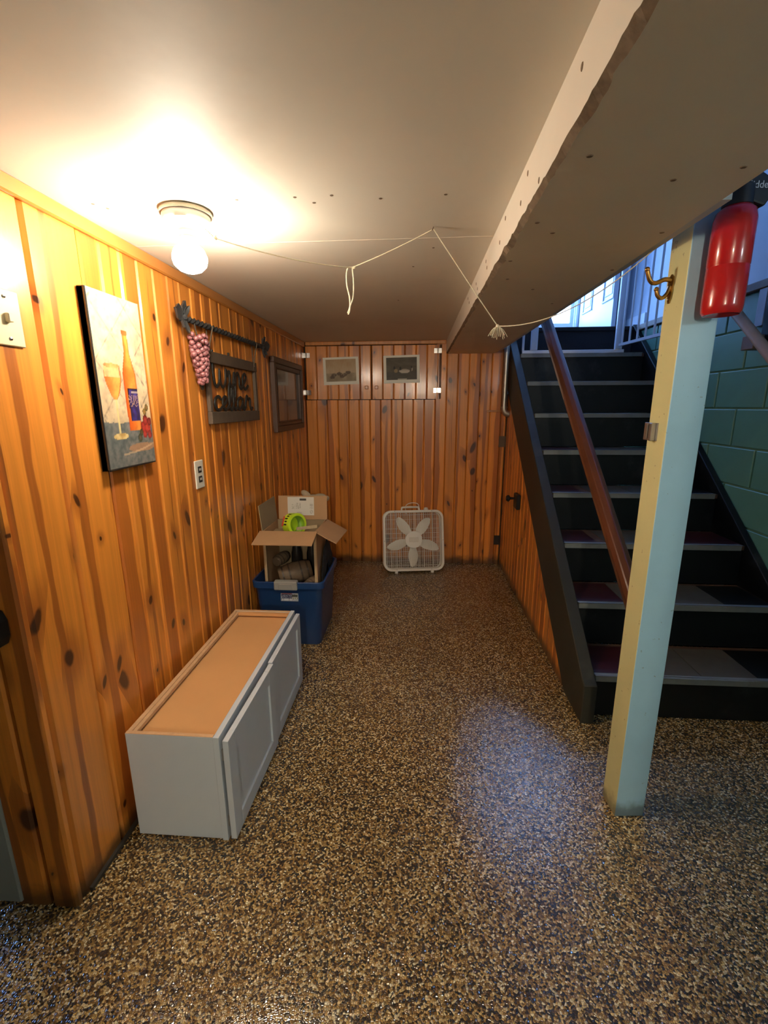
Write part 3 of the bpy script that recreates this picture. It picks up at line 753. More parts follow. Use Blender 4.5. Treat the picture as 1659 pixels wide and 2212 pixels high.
# ================================================================== LEFT WALL HANGINGS
# canvas print; local x along +y of the room, local -y out of the wall
def wall_rot(): return (0, 0, PI/2)
CW, CH, CD = .252, .522, .024
cv = thing('canvas_print', 'tall still life canvas of a wine bottle and glass with black edges', 'picture', (XL+.001, 1.312, 1.209), wall_rot())
MB().box(0, CW, -CD+.002, 0, 0, CH).build('stretched_sides', M['canvas_edge'], cv, bevel=.003)
MB().box(0, .006, -CD-.0005, -.002, 0, CH).box(0, CW, -CD-.0005, -.002, 0, .005).build('edge_bead', M['canvas_edge'], cv, bevel=.001)
def still_life(u, v):
    c = still_life_raw(u, v); return tuple(q*.90 for q in c)
def still_life_raw(u, v):
    n = fb(u*5, v*10, 1); m = fb(u*14, v*28, 5)
    wall = mixc((196, 170, 138), (232, 208, 168), .5+.8*n); wall = mixc(wall, (150, 138, 138), max(0, .35*m))
    # diamond stone joints
    for s in (1, -1):
        q = ((v*1.9+s*u*.92+.06) % .62); q = min(q, .62-q)
        if q < .012 and v > .27: wall = mixc(wall, (128, 108, 90), .6*(.6+.8*m))
    c = wall
    if v < .27+.01*n:
        c = mixc((92, 98, 98), (150, 145, 138), .45+.9*m); c = mixc(c, (62, 78, 82), max(0, .5-u)*.5+max(0, n)*.4)
        if ((u-.72)/.30)**2+((v-.105)/.028)**2 < 1: c = mixc(c, (196, 140, 100), .7)
        if abs(v-.075-.10*(u-.3)**2) < .006 and u > .3: c = mixc(c, (226, 190, 150), .6)
    # bottle
    bc = .62
    def bw(v):
        if v > .815 or v < .215: return 0
        if v > .69: return .052+.006*(v > .79)
        if v > .56: return .052+(.69-v)/.13*.085
        return .137-.02*max(0, (.35-v))
    b = bw(v); du = u-(bc+.02*(.5-v))
    if b and abs(du) < b:
        s = du/b
        c = mixc((226, 104, 36), (250, 158, 70), .5+.5*math.sin(2.2*s+.5)+.5*n); c = mixc(c, (176, 60, 26), max(0, abs(s)-.72)*2.2)
        if v > .785: c = mixc(c, (150, 70, 40), .6)
        if .275 < v < .475 and s > -.55:
            c = mixc((44, 34, 58), (74, 60, 150), .5+.9*nz(u*16, v*22, 3))
            if s < -.42 or v > .465: c = (34, 28, 36)
            if abs(v-.45) < .004 and s > -.1: c = (170, 150, 150)
            if .36 < v < .43 and nz(u*60, v*70, 2) > .18: c = (186, 150, 130)
    # glass
    gx = .27
    if .40 < v < .60:
        tt = (v-.40)/.20; gw = .165*math.sqrt(max(0, min(1, tt*1.6)))*(1-.10*max(0, tt-.6))
        if abs(u-gx-.01) < gw:
            s = (u-gx)/max(gw, .01)
            c = mixc((214, 96, 40), (252, 170, 84), .55+.4*s+.5*n) if v < .535 else mixc(wall, (240, 170, 96), .55)
            if abs(s) > .9: c = mixc(c, (150, 60, 30), .5)
    if ((u-gx-.01)/.155)**2+((v-.598)/.014)**2 < 1: c = mixc((206, 110, 60), (240, 180, 110), .5+n)
    if .19 < v < .405 and abs(u-gx-.015-.03*(.4-v)) < .017+.03*max(0, .23-v): c = (226, 206, 146)
    if ((u-.30)/.15)**2+((v-.185)/.020)**2 < 1: c = mixc((230, 206, 150), (200, 160, 90), .4+m)
    # fruit
    for fx, fy, fr_, cc in ((.80, .235, .060, (168, 46, 40)), (.90, .225, .065, (190, 60, 48)), (.86, .275, .06, (150, 44, 40)), (.95, .265, .05, (130, 40, 38)), (.74, .20, .04, (80, 84, 50)), (.82, .185, .045, (176, 54, 50)), (.93, .18, .05, (150, 50, 46)), (.86, .33, .04, (140, 120, 60)), (.92, .355, .04, (120, 104, 56)), (.70, .165, .05, (66, 78, 60))):
        d = ((u-fx)/fr_)**2+((v-fy)/(fr_*.55))**2
        if d < 1: c = mixc(mixc(cc, (236, 120, 100), max(0, .5-d)*.6), (40, 20, 20), max(0, d-.7)*1.2+.3*max(0, m))
    return mixc(c, tuple(q*.8 for q in c), max(0, m)*.6)
printed('painted_face', CW-.006, CH-.005, 84, 170, still_life, M['print_gloss'], cv, (.006, -CD, .005))

# wine cellar sign hung from a twisted iron rod
rodz, rody0, rody1 = 1.742, 1.86, 2.80
rod = thing('iron_rod', 'twisted dark iron rod with leaf finials above the lettered sign', 'rod', (XL, 0, 0))
vs = []; fs = []; n = 8; m_ = 150
for i in range(m_+1):
    yy = rody0+(rody1-rody0)*i/m_
    for k in range(n):
        a = 2*PI*k/n+i*.55
        r = .0105*(1+.30*math.cos(2*(a-i*.55)))
        vs.append((.032+r*math.cos(a), yy, rodz+.004*(i/m_)+r*math.sin(a)))
for i in range(m_):
    for k in range(n): q = (k+1) % n; fs.append((i*n+k, i*n+q, (i+1)*n+q, (i+1)*n+k))
fs += [tuple(range(n)), tuple(m_*n+k for k in range(n))]
MB().add(vs, fs).build('twisted_bar', M['iron_rod'], rod, smooth=True)
def leaf_mesh(mb, base, dirv, ln, wd, tilt):
    """a cupped leaf with a raised midrib"""
    d = Vector(dirv).normalized(); s = d.cross(Vector((1, 0, 0))).normalized(); o = Vector((1, 0, 0))
    rows = 7; V = []; Fc = []
    for i in range(rows):
        t = i/(rows-1); ww = wd*math.sin(PI*min(1, t*.92+.06))*(1+.16*math.cos(9*t))
        c = Vector(base)+d*ln*t+o*(tilt*t*t)
        V += [c-s*ww+o*.006, c+o*.0, c+s*ww+o*.006, c-s*ww*.9-o*.002, c-o*.006, c+s*ww*.9-o*.002]
    for i in range(rows-1):
        a = i*6; b = a+6
        Fc += [(a, a+1, b+1, b), (a+1, a+2, b+2, b+1), (a+3, b+3, b+4, a+4), (a+4, b+4, b+5, a+5), (a, b, b+3, a+3), (a+2, a+5, b+5, b+2)]
    Fc += [(0, 3, 4, 1), (1, 4, 5, 2)]; e = (rows-1)*6; Fc += [(e, e+1, e+4, e+3), (e+1, e+2, e+5, e+4)]
    mb.add(V, Fc)
for (yy, sg) in ((rody0, -1), (rody1, 1)):
    for dv, ln, wd in (((0, sg, .25), .085, .030), ((0, sg*.1, 1), .060, .017), ((0, -sg*.55, .9), .055, .013), ((0, -sg*.2, -1), .060, .016), ((0, sg*.6, -.9), .05, .018)):
        mb = MB(); leaf_mesh(mb, (.034, yy+.005*sg, rodz), dv, ln, wd, .012); mb.build('finial_leaf', M['iron_rod'], rod, smooth=True)
    MB().lathe([(0, -.012), (.012, -.008), (.016, 0), (.012, .008), (0, .012)], 10, T(.034, yy, rodz)).box(0, .03, yy-.008+.03*-sg, yy+.008+.03*-sg, rodz-.008, rodz+.008).build('finial_boss', M['iron_rod'], rod, smooth=True)

sg = thing('wine_sign', 'dark open wooden sign with cut out wine cellar lettering hung on ropes', 'sign', (XL+.003, 2.058, 1.322), wall_rot())
SW, SH = .640, .322
MB().box(0, SW, -.022, 0, SH-.050, SH).build('top_rail', M['sign_wood'], sg, bevel=.002)
MB().box(0, SW, -.022, 0, 0, .055).build('bottom_rail', M['sign_wood'], sg, bevel=.002)
for x0_ in (0, SW-.026): MB().box(x0_, x0_+.026, -.019, -.001, .055, SH-.050).build('side_rail', M['sign_wood'], sg, bevel=.002)
for x0_ in (.016, SW-.05):
    MB().tube([(x0_, -.020, SH-.045), (x0_+.004, -.030, SH+.03), (x0_+.010, -.046, rodz-1.322), (x0_+.014, -.026, rodz-1.322+.016), (x0_+.018, -.012, rodz-1.322), (x0_+.022, -.012, SH+.02), (x0_+.026, -.020, SH-.045)], .0028, 6).build('rope', M['rope'], sg, smooth=True)
    MB().lathe([(0, .003), (.004, .002), (.005, 0)], 8, T(x0_+.012, -.022, SH-.02) @ RX(PI/2)).build('screw', M['steel'], sg)
W_ = [(.0, 2.05), (-.06, 1.2), (-.02, .3), (.16, 0), (.38, .3), (.46, 1), (.46, .35), (.64, 0), (.88, .35), (.96, 1.05), (1.1, .8)]
def l_i(x): return [(x, .7), (x+.22, 1.0), (x+.2, .3), (x+.36, 0), (x+.55, .25)]
def l_n(x): return [(x, .25), (x+.16, 1), (x+.16, .0), (x+.22, .65), (x+.46, 1), (x+.6, .7), (x+.6, .2), (x+.74, 0), (x+.9, .2)]
def l_e(x): return [(x, .2), (x+.25, .45), (x+.45, .8), (x+.32, 1.02), (x+.12, .8), (x+.10, .35), (x+.3, 0), (x+.62, .25)]
def l_c(x): return [(x+.55, .8), (x+.4, 1), (x+.12, .85), (x+.03, .45), (x+.18, .05), (x+.42, .02), (x+.66, .25)]
def l_l(x): return [(x, .2), (x+.25, .9), (x+.36, 1.8), (x+.22, 2.05), (x+.10, 1.5), (x+.10, .35), (x+.24, 0), (x+.42, .2)]
def l_a(x): return [(x+.58, .85), (x+.35, 1), (x+.08, .7), (x+.10, .15), (x+.32, .05), (x+.56, .5), (x+.62, .95), (x+.60, .25), (x+.74, 0), (x+.9, .25)]
def l_r(x): return [(x, .25), (x+.16, 1.05), (x+.24, 1.15), (x+.34, .9), (x+.55, .9), (x+.52, .3), (x+.66, 0), (x+.8, .15)]
def letter(poly_, ox, oz, sx, sz, nm='letter'):
    P = smooth_path([(ox+x*sx, -.011, oz+z*sz) for x, z in poly_], 6)
    return MB().tube(P, (.0052, .0085), 8, flat=(0, -1, 0)).build(nm, M['letter'], sg, smooth=True)
ox, oz, sx, sz = .078, .170, .143, .078
for pl_ in (W_, l_i(1.05), l_n(1.55), l_e(2.4)): letter(pl_, ox, oz, sx, sz)
letter([(1.28, 1.35), (1.30, 1.75), (1.32, 2.15)], ox, oz, sx, sz)
ox, oz, sx, sz = .058, .062, .1345, .062
for pl_ in (l_c(0), l_e(.62), l_l(1.22), l_l(1.62), l_a(2.05), l_r(2.92)): letter(pl_, ox, oz, sx, sz)

# grapes hanging from the rod
gp = thing('grape_cluster', 'hanging bunch of mauve artificial grapes at the end of the iron rod', 'grapes', (XL, 1.955, 1.70))
g = MB(); rr = random.Random(3)
for k in range(92):
    t = (k+.5)/92; zz = -.012-.19*t
    rad = .066*math.sin(PI*min(1, (t*.72+.22)))**.7*(1-.55*t)
    a = k*2.399
    g.ball((.040+.026*math.cos(a)*(1-.5*t), rad*math.sin(a)+rr.uniform(-.006, .006)+.012*t, zz+rr.uniform(-.006, .006)), rr.uniform(.0095, .0125), 8, 6)
stuff(g.build('grapes', M['grape'], gp, smooth=True))
MB().tube(smooth_path([(.034, -.02, .04), (.036, -.012, .02), (.036, 0, -.02)], 5), .003, 6).build('stem', M['leaf'], gp)
mb = MB(); leaf_mesh(mb, (.02, .02, -.17), (0, .10, -1), .06, .016, .006); mb.build('leaf', M['leaf'], gp, smooth=True)

# dark framed picture
fp = thing('framed_picture', 'dark picture in a carved brown wooden frame beside the back corner', 'picture', (XL+.002, 3.02, 1.228), wall_rot())
FW, FH = .745, .490
def ring(mb, x0, x1, z0, z1, w_, y0, y1):
    mb.box(x0, x1, y0, y1, z0, z0+w_); mb.box(x0, x1, y0, y1, z1-w_, z1); mb.box(x0, x0+w_, y0, y1, z0+w_, z1-w_); mb.box(x1-w_, x1, y0, y1, z0+w_, z1-w_); return mb
ring(MB(), 0, FW, 0, FH, .040, -.030, 0).build('frame', M['frame_wood'], fp, bevel=.006, seg=2)
ring(MB(), .038, FW-.038, .038, FH-.038, .026, -.022, 0).build('inner_frame', M['frame_wood'], fp, bevel=.005, seg=2)
ring(MB(), .062, FW-.062, .062, FH-.062, .008, -.026, 0).build('bead', M['frame_wood'], fp, bevel=.003)
def dusky(u, v):
    n = fb(u*4, v*4, 7); c = mixc((40, 31, 26), (74, 60, 50), .45+.6*n)
    if abs(u-.34-.10*(.6-v)) < .014*(1-abs(v-.55)/.14) and .42 < v < .68: c = mixc((200, 190, 170), c, .25)
    if ((u-.55)/.10)**2+((v-.42)/.03)**2 < 1: c = mixc(c, (120, 105, 88), .5)
    return c
printed('picture', FW-.13, FH-.13, 40, 30, dusky, M['print_glazed'], fp, (.065, -.008, .065))

# outlet and switch plate
ol = thing('wall_outlet', 'white double socket plate on the pine wall below the lettered sign', 'outlet', (XL+.0005, 1.885, 1.050), wall_rot())
MB().box(0, .076, -.006, 0, 0, .122).build('cover_plate', M['ivory2'], ol, bevel=.003, seg=2)
for zz in (.040, .082):
    s = MB().box(.022, .054, -.0085, -.005, zz-.014, zz+.014).build('socket', M['slot'], ol, bevel=.002)
    MB().box(.031, .034, -.010, -.008, zz-.004, zz+.006).box(.041, .044, -.010, -.008, zz-.004, zz+.006).build('slots', M['ivory2'], s)
sw = thing('switch_plate', 'cream light switch plate near the edge of the pine wall', 'switch', (XL+.0005, 1.005, 1.540), wall_rot())
MB().box(0, .098, -.006, 0, 0, .124).build('cover_plate', M['ivory'], sw, bevel=.002)
MB().prism([(.050, .052), (.064, .052), (.064, .072), (.050, .072)], -.017, -.005, 'y').build('toggle', M['ivory'], sw, bevel=.002)
for zz in (.016, .108): MB().lathe([(0, .003), (.004, .002), (.005, 0)], 10, T(.057, -.006, zz) @ RX(PI/2)).build('screw', M['chrome'], sw)
# black latch at the near edge of the panelling
la = MB().prism([(-.020, -.045), (.020, -.045), (.030, -.02), (.030, .02), (.020, .045), (-.020, .045)], -.035, 0, 'y').build('door_latch', M['dark_metal'], bevel=.004)
la.location = (-1.012, .9518, .880); tag(la, 'black iron latch on the dark edge of the pine wall', 'latch')

# ================================================================== CUPBOARD IN THE BACK WALL
cb = thing('wall_cupboard', 'two door pine cupboard set high in the back wall', 'cupboard', (0, YB, CUP_Z0))
CHT = CUP_Z1-CUP_Z0
dm_ = {}
def cup_door(x0, x1, knob_x, hinge_x, hs):
    d = bpy.data.objects.new('door', None); link(d, cb); d.location = (x0, 0, 0)
    n = 6; wd = (x1-x0)/n
    key = round(wd, 4)
    if key not in dm_: dm_[key] = plank_mesh(CHT-.006, wd, th=.022)
    for i in range(n): put_plank(dm_[key], d, (wd*(i+.5), .016, .003), 0.0)
    MB().box(-.014, .014, -.020, 0, -.014, .014).lathe([(.006, 0), (.006, .016)], 10, RX(PI/2)).build('knob', M['knob_wood'], d, bevel=.004, seg=2, loc=(knob_x-x0, -.008, .099))
    for zz in (.060, .362) if hs < 0 else (.072, .388):
        MB().box(-.032, .032, -.003, 0, -.020, .020).tube([(0, -.005, -.021), (0, -.005, .021)], .0055, 8).build('hinge', M['chrome'], d, bevel=.001, loc=(hinge_x-x0, -.006, zz))
cup_door(CUP_X0+.004, -.386, -.424, CUP_X0+.012, -1)
cup_door(-.380, CUP_X1-.002, -.340, CUP_X1-.008, 1)
def reeds(u, v):
    if u < .07 or u > .93 or v < .13 or v > .93: return (243, 240, 226)
    n = fb(u*6, v*3, 2); r = nz(u*60, v*5, 1)
    c = mixc((204, 186, 156), (178, 148, 110), v*.9+.3*n+.25*r)
    if v < .42: c = mixc(c, (138, 124, 100), .6+.4*n)
    for cx_, cy_ in ((.30, .36), (.45, .40), (.60, .36), (.70, .44), (.52, .30), (.25, .28)):
        if ((u-cx_)/.07)**2+((v-cy_)/.06)**2 < 1: c = mixc(c, (66, 50, 38), .7)
        if ((u-cx_-.05)/.015)**2+((v-cy_-.08)/.06)**2 < 1: c = mixc(c, (190, 176, 150), .5)
    return c
def geese(u, v):
    if u < .07 or u > .93 or v < .13 or v > .92: return (243, 241, 228)
    if .39 < u < .64 and v < .155: return (186, 182, 166)
    n = fb(u*4, v*8, 4); c = mixc((78, 71, 57), (108, 100, 83), .5+.6*n-.3*v)
    if v < .40: c = mixc(c, (70, 72, 70), .5)
    def el(cx_, cy_, a, b): return ((u-cx_)/a)**2+((v-cy_)/b)**2 < 1
    if el(.58, .43, .15, .075): c = mixc((196, 186, 172), (120, 104, 88), max(0, v-.44)*9)
    if el(.47, .53, .03, .06): c = (34, 30, 26)
    if el(.34, .44, .055, .07): c = (150, 130, 96)
    if el(.30, .56, .022, .07): c = (40, 34, 28)
    if el(.77, .53, .018, .085): c = (44, 36, 30)
    if el(.79, .48, .02, .05): c = (176, 164, 146)
    return c
p1 = printed('paper_print', .300, .222, 60, 46, reeds, M['print'], None, (-.787, YB-.0095, 1.573), (0, math.radians(-1.5), 0))
tag(p1, 'white bordered print of ducks among brown reeds on a cupboard door', 'print', 'prints on the cupboard doors')
p2 = printed('paper_print', .300, .222, 60, 46, geese, M['print'], None, (-.278, YB-.0095, 1.583), (0, math.radians(-1.2), 0))
tag(p2, 'white bordered print of dark water with swimming geese on a cupboard door', 'print', 'prints on the cupboard doors')

# ================================================================== LOW CABINET ON THE FLOOR
cbn = thing('wall_cabinet', 'white two door kitchen wall cabinet lying on the floor by the pine wall', 'cabinet', (-.912, 1.186, 0))
KD, KL, KH = .288, .905, .392
MB().box(0, KD, 0, .014, .003, KH).build('end_panel', M['white_paint'], cbn, bevel=.0015)
MB().box(0, KD, KL-.014, KL, .003, KH).build('end_panel', M['white_paint'], cbn, bevel=.0015)
MB().box(.0, KD, .0142, KL-.0142, .003, .016).build('underside', M['ply_edge'], cbn)
tp = MB().box(-.142, .142, -.006, .006, -KL/2+.015, KL/2-.015).build('top_panel', M['maple'], cbn, loc=(KD/2, KL/2, KH-.030), rot=(-PI/2, 0, 0))
MB().box(0, .016, .0142, KL-.0142, .016, KH).build('back_rail', M['ply_edge'], cbn, bevel=.001)
MB().box(.0162, .030, .0142, KL-.0142, KH-.016, KH-.002).build('hanging_rail', M['ply_edge'], cbn, bevel=.001)
for y0_ in (.0005, KL-.0137): MB().box(.001, KD-.001, y0_, y0_+.0132, KH, KH+.0012).build('raw_edge', M['ply_edge'], cbn)
MB().box(.03, KD, KL-.034, KL-.0142, KH-.016, KH-.002).build('cleat', M['maple'], cbn)
ff = MB(); fx0, fx1 = KD+.0005, KD+.0195
ff.box(fx0, fx1, -.003, .036, 0, KH+.002); ff.box(fx0, fx1, KL-.036, KL+.003, 0, KH+.002)
ff.box(fx0, fx1, .036, KL-.036, KH-.036, KH+.002); ff.box(fx0, fx1, .036, KL-.036, 0, .036); ff.box(fx0, fx1, KL/2-.018, KL/2+.018, .036, KH-.036)
ff.build('face_frame', M['white_paint'], cbn, bevel=.001)
def shaker(y0, ln, ang, hinge_at_near):
    d = bpy.data.objects.new('door', None); link(d, cbn); d.location = (fx1+.010, y0, .008); d.rotation_euler = (0, 0, ang)
    h = KH-.018; s = .056; t = .019
    for nm, a in (('stile', (0, s, 0, h)), ('stile', (ln-s, ln, 0, h)), ('rail', (s, ln-s, 0, s)), ('rail', (s, ln-s, h-s, h))):
        MB().box(0, t, a[0], a[1], a[2], a[3]).build(nm, M['white_paint'], d, bevel=.001)
    MB().box(.004, .011, s, ln-s, s, h-s).build('panel', M['white_paint'], d)
    for zz in (.06, h-.06): MB().box(-.010, 0, .01 if hinge_at_near else ln-.03, .03 if hinge_at_near else ln-.01, zz-.02, zz+.02).build('hinge', M['steel'], d)
shaker(-.002, .442, math.radians(-.9), True)
shaker(.448, .452, math.radians(.2), False)

# ================================================================== TOTE AND BOX
tt = thing('storage_tote', 'deep blue plastic storage tote with a grey handle against the pine wall', 'tote', (-.735, 2.655, 0))
def rrect(wx, wy, r, n=5):
    out = []
    for cx_, cy_, a0 in ((wx-r, wy-r, 0), (-wx+r, wy-r, PI/2), (-wx+r, -wy+r, PI), (wx-r, -wy+r, 3*PI/2)):
        for k in range(n+1): a = a0+PI/2*k/n; out.append((cx_+r*math.cos(a), cy_+r*math.sin(a)))
    return out
def loft(rings):
    vs = []; fs = []; n = len(rings[0][0])
    for ring_, z in rings: vs += [(x, y, z) for x, y in ring_]
    for i in range(len(rings)-1):
        for k in range(n): q = (k+1) % n; fs.append((i*n+k, i*n+q, (i+1)*n+q, (i+1)*n+k))
    fs.append(tuple(range(n-1, -1, -1))); fs.append(tuple((len(rings)-1)*n+k for k in range(n)))
    return vs, fs
TH = .412
rings = [(rrect(.172, .195, .03), .0), (rrect(.178, .202, .035), .012), (rrect(.198, .222, .035), TH-.05), (rrect(.200, .224, .035), TH-.045), (rrect(.213, .236, .04), TH-.040), (rrect(.215, .238, .04), TH-.004), (rrect(.211, .234, .038), TH),
         (rrect(.203, .226, .035), TH-.001), (rrect(.196, .219, .033), TH-.05), (rrect(.175, .198, .03), .008)]
MB().add(*loft(rings)).build('tub', M['tote'], tt, smooth=True, angle=35)
MB().box(-.075, .062, -.252, -.212, TH-.046, TH+.010).build('handle_latch', M['grey_plastic'], tt, bevel=.008, seg=2)
MB().box(-.045, .032, -.255, -.250, TH-.040, TH-.004).build('latch_ridge', M['grey_plastic'], tt, bevel=.002)
def tote_label(u, v):
    if u < .04 or u > .96 or v < .05 or v > .95: return (150, 160, 175)
    c = (188, 192, 200)
    if u < .64:
        c = (60, 64, 96) if v < .66 else (150, 96, 104)
        if nz(u*26, v*14, 1) > .12 and .3 < v < .62: c = (150, 156, 170)
        if v < .26: c = (196, 200, 206) if nz(u*30, 2, 3) > -.2 else (90, 90, 110)
    else:
        if .42 < v < .62: c = (70, 74, 66)
        elif .2 < v < .38: c = (110, 118, 84) if int(u*60) % 2 else (200, 200, 196)
        elif nz(u*40, v*30, 2) > .2: c = (120, 124, 130)
    return c
printed('product_label', .104, .064, 40, 26, tote_label, M['print'], tt, (-.045, -.2235, .290), (math.radians(-3.3), 0, 0))

# cardboard box, its front wall cut away, standing in the tote
bx = thing('cardboard_box', 'open cardboard box with cut away front and splayed flaps standing in the tote', 'box', (-.735, 2.665, .022))
BWX, BWY, BHT = .160, .150, .665
th = .005
MB().box(-BWX, BWX, -BWY, BWY, 0, th).build('bottom', M['card'], bx)
MB().box(-BWX, -BWX+th, -BWY, BWY, th, BHT).build('side_wall', M['card'], bx)
MB().box(BWX-th, BWX, -BWY, BWY, th, BHT).build('side_wall', M['card'], bx)
MB().box(-BWX+th, BWX-th, BWY-th, BWY, th, BHT).build('back_wall', M['card_in'], bx)
MB().box(-BWX+th, -BWX+.016, -BWY, -BWY+th, th, BHT).build('cut_edge', M['card_edge'], bx)
MB().box(BWX-.018, BWX-th, -BWY, -BWY+th, th, BHT).build('cut_edge', M['card_edge'], bx)
MB().box(-BWX+th, BWX-th, -BWY, -BWY+th, th, .29).build('front_wall', M['card'], bx)
MB().box(-BWX+.016, BWX-.018, -BWY, -BWY+th, BHT-.022, BHT).build('front_lintel', M['card_edge'], bx)
# flaps
MB().box(-.005, .335, -.155, 0, -.0025, .0025).build('flap', M['card'], bx, loc=(-BWX-.008, -BWY, BHT+.002), rot=(math.radians(14), 0, 0))
MB().box(0, .145, -.148, .148, -.0025, .0025).build('flap', M['card'], bx, loc=(BWX, .0, BHT+.002), rot=(0, math.radians(28), math.radians(-4)))
MB().box(-.0025, .0025, -.148, .148, 0, .150).build('flap', M['card_in'], bx, loc=(-BWX, 0, BHT+.002), rot=(0, math.radians(-5), 0))
bf = MB().box(-BWX+.012, BWX+.008, -.0025, .0025, 0, .152).build('flap', M['card'], bx, loc=(0, BWY, BHT+.002), rot=(math.radians(-5), 0, 0))
MB().box(.03, .155, -.003, .003, 0, .018).build('torn_strip', M['card_edge'], bx, loc=(.012, -BWY+.012, BHT+.003), rot=(0, 0, math.radians(30)))
def ship(u, v):
    c = (212, 208, 198)
    if .45 < u < .72 and .80 < v < .92: c = (60, 56, 52) if nz(u*90, 0, 1) > -.1 else c
    elif .30 < u < .50 and .35 < v < .68 and int(v*40) % 3 and nz(u*30, v*40, 2) > 0: c = (150, 144, 132)
    elif .15 < u < .26 and .35 < v < .65 and int(v*36) % 2 and nz(u*30, v*40, 4) > 0: c = (160, 154, 142)
    elif .84 < u < .96 and .08 < v < .65 and int(v*44) % 2 and nz(u*40, v*30, 6) > -.1: c = (150, 144, 132)
    elif .34 < u < .52 and .06 < v < .16 and int(v*60) % 2: c = (150, 144, 132)
    elif abs(v-.26) < .01 and .3 < u < .5: c = (176, 170, 158)
    return c
printed('shipping_label', .172, .118, 60, 44, ship, M['print'], bf, (-.088, -.0035, .026))
# barrels inside
def barrel(loc, rot, s, label, mt='barrel'):
    b = thing('barrel', label, 'barrel', loc, rot, 'barrels in the box')
    MB().lathe([(0, -.10*s), (.050*s, -.10*s), (.055*s, -.095*s), (.064*s, -.06*s), (.069*s, 0), (.064*s, .06*s), (.055*s, .095*s), (.050*s, .10*s), (.046*s, .094*s), (0, .094*s)], 24).build('staves', M[mt], b, smooth=True)
    for z in (-.075, -.035, .035, .075):
        r = .0685-.9*z*z*1.6
        MB().lathe([(r*s*.99, (z-.005)*s), (r*s*1.02, (z-.005)*s), (r*s*1.02, (z+.005)*s), (r*s*.99, (z+.005)*s)], 24).build('hoop', M['barrel_band'], b)
    return b
bz = .022+.30
barrel((-.738, 2.618, bz+.075), (0, math.radians(80), math.radians(22)), 1.0, 'brown hooped barrel lying across the middle of the open box')
barrel((-.846, 2.690, bz+.140), (0, math.radians(84), math.radians(72)), .55, 'brown hooped barrel tucked up behind another beside the box side wall')
barrel((-.622, 2.556, bz+.036), (0, math.radians(84), math.radians(64)), .50, 'small brown hooped barrel at the cut front edge of the box')
for (xx, yy, lb) in ((-.765, 2.772, 'dark bellied jar standing at the back of the box beside the pine wall'), (-.665, 2.772, 'dark bellied jar standing at the back of the box under the neon tape')):
    j = thing('jar', lb, 'jar', (xx, yy, .028), group='jars in the box')
    MB().lathe([(0, 0), (.034, 0), (.037, .01), (.037, .40), (.035, .45), (.026, .50), (.022, .52), (.022, .56), (.0, .56)], 20).build('body', M['jar'], j, smooth=True)
    MB().lathe([(.024, .562), (.026, .563), (.026, .592), (0, .595)], 20).build('lid', M['jar'], j, smooth=True)
# packing under the barrels
tag(MB().box(-.735-.150, -.735+.150, 2.525, 2.700, .029, .318).build('packing_block', M['dark_cloth'], bevel=.01, seg=2), 'dark packing block filling the bottom of the cardboard box', 'packing')
# neon tape roll lying on the front flap edge
tr_ = thing('tape_roll', 'neon yellow green tape roll lying on top of the cardboard box', 'tape', (-.724, 2.600, .7115), (0, math.radians(82), math.radians(-37)))
def annulus(r0, r1, h):
    return [(r0, -h/2), (r1, -h/2), (r1, h/2), (r0, h/2), (r0, -h/2)]
MB().lathe(annulus(.052, .067, .060), 30).build('tape', M['tape'], tr_, smooth=True)
MB().lathe(annulus(.0485, .0518, .062), 30).build('core', M['tape_in'], tr_, smooth=True)
for k in range(5):
    a = 1.9+k*.27; MB().box(-.0045, .0045, -.0004, .0004, -.012+.004*(k % 2), .012, RZ(a) @ T(0, .0674, 0)).build('print_mark', M['slot'], tr_)
MB().box(-.030, .030, -.0004, .0004, -.029, -.014, RZ(2.7) @ T(0, .0673, 0)).build('red_mark', M['tape_red'], tr_)
tl = tag(MB().box(-.15, .15, -.09, .09, -.003, .003).build('board_scrap', M['card_in'], loc=(-.735, 2.655, .640)), 'loose cardboard sheet wedged just below the rim of the box', 'cardboard')
# beige soft toy ears behind the box
bt = thing('soft_bundle', 'beige rumpled cloth bundle poking up behind the cardboard box', 'bundle', (-.69, 2.975, 0))
MB().lathe([(0, 0), (.085, 0), (.10, .02), (.105, .30), (.085, .60), (.09, .76), (.07, .80), (0, .805)], 16, Matrix.Diagonal((1, .6, 1, 1))).build('body', M['fabric'], bt, smooth=True)
for p, r in (((.05, -.01, .81), (.042, .03, .020)), ((.0, -.005, .80), (.04, .03, .022)), ((.085, 0, .795), (.026, .024, .020))):
    MB().ball(p, r, 12, 8).build('fold', M['fabric'], bt, smooth=True)
MB().ball((0, 0, 0), (.024, .014, .040), 12, 8).build('ear', M['fabric'], bt, smooth=True, loc=(-.045, -.01, .822), rot=(0, math.radians(-50), 0))
# dark cloth stuffed between the box and the tote rim
dc = MB()
for k in range(9):
    dc.ball((-.557+rnd.uniform(-.001, .001), 2.60+.03*k, .40+.10*math.sin(k*.38)+rnd.uniform(-.015, .015)), (rnd.uniform(.011, .013), rnd.uniform(.03, .045), rnd.uniform(.06, .085)), 10, 7)
tag(dc.build('dark_cloth', M['dark_cloth'], smooth=True), 'dark cloth stuffed between the box and the rim of the tote', 'cloth')

# ================================================================== BOX FAN
fan = thing('box_fan', 'white square box fan with five blades leaning on the back wall', 'fan', (-.002, 3.700, 0), (math.radians(-14), 0, math.radians(8.0)), None)
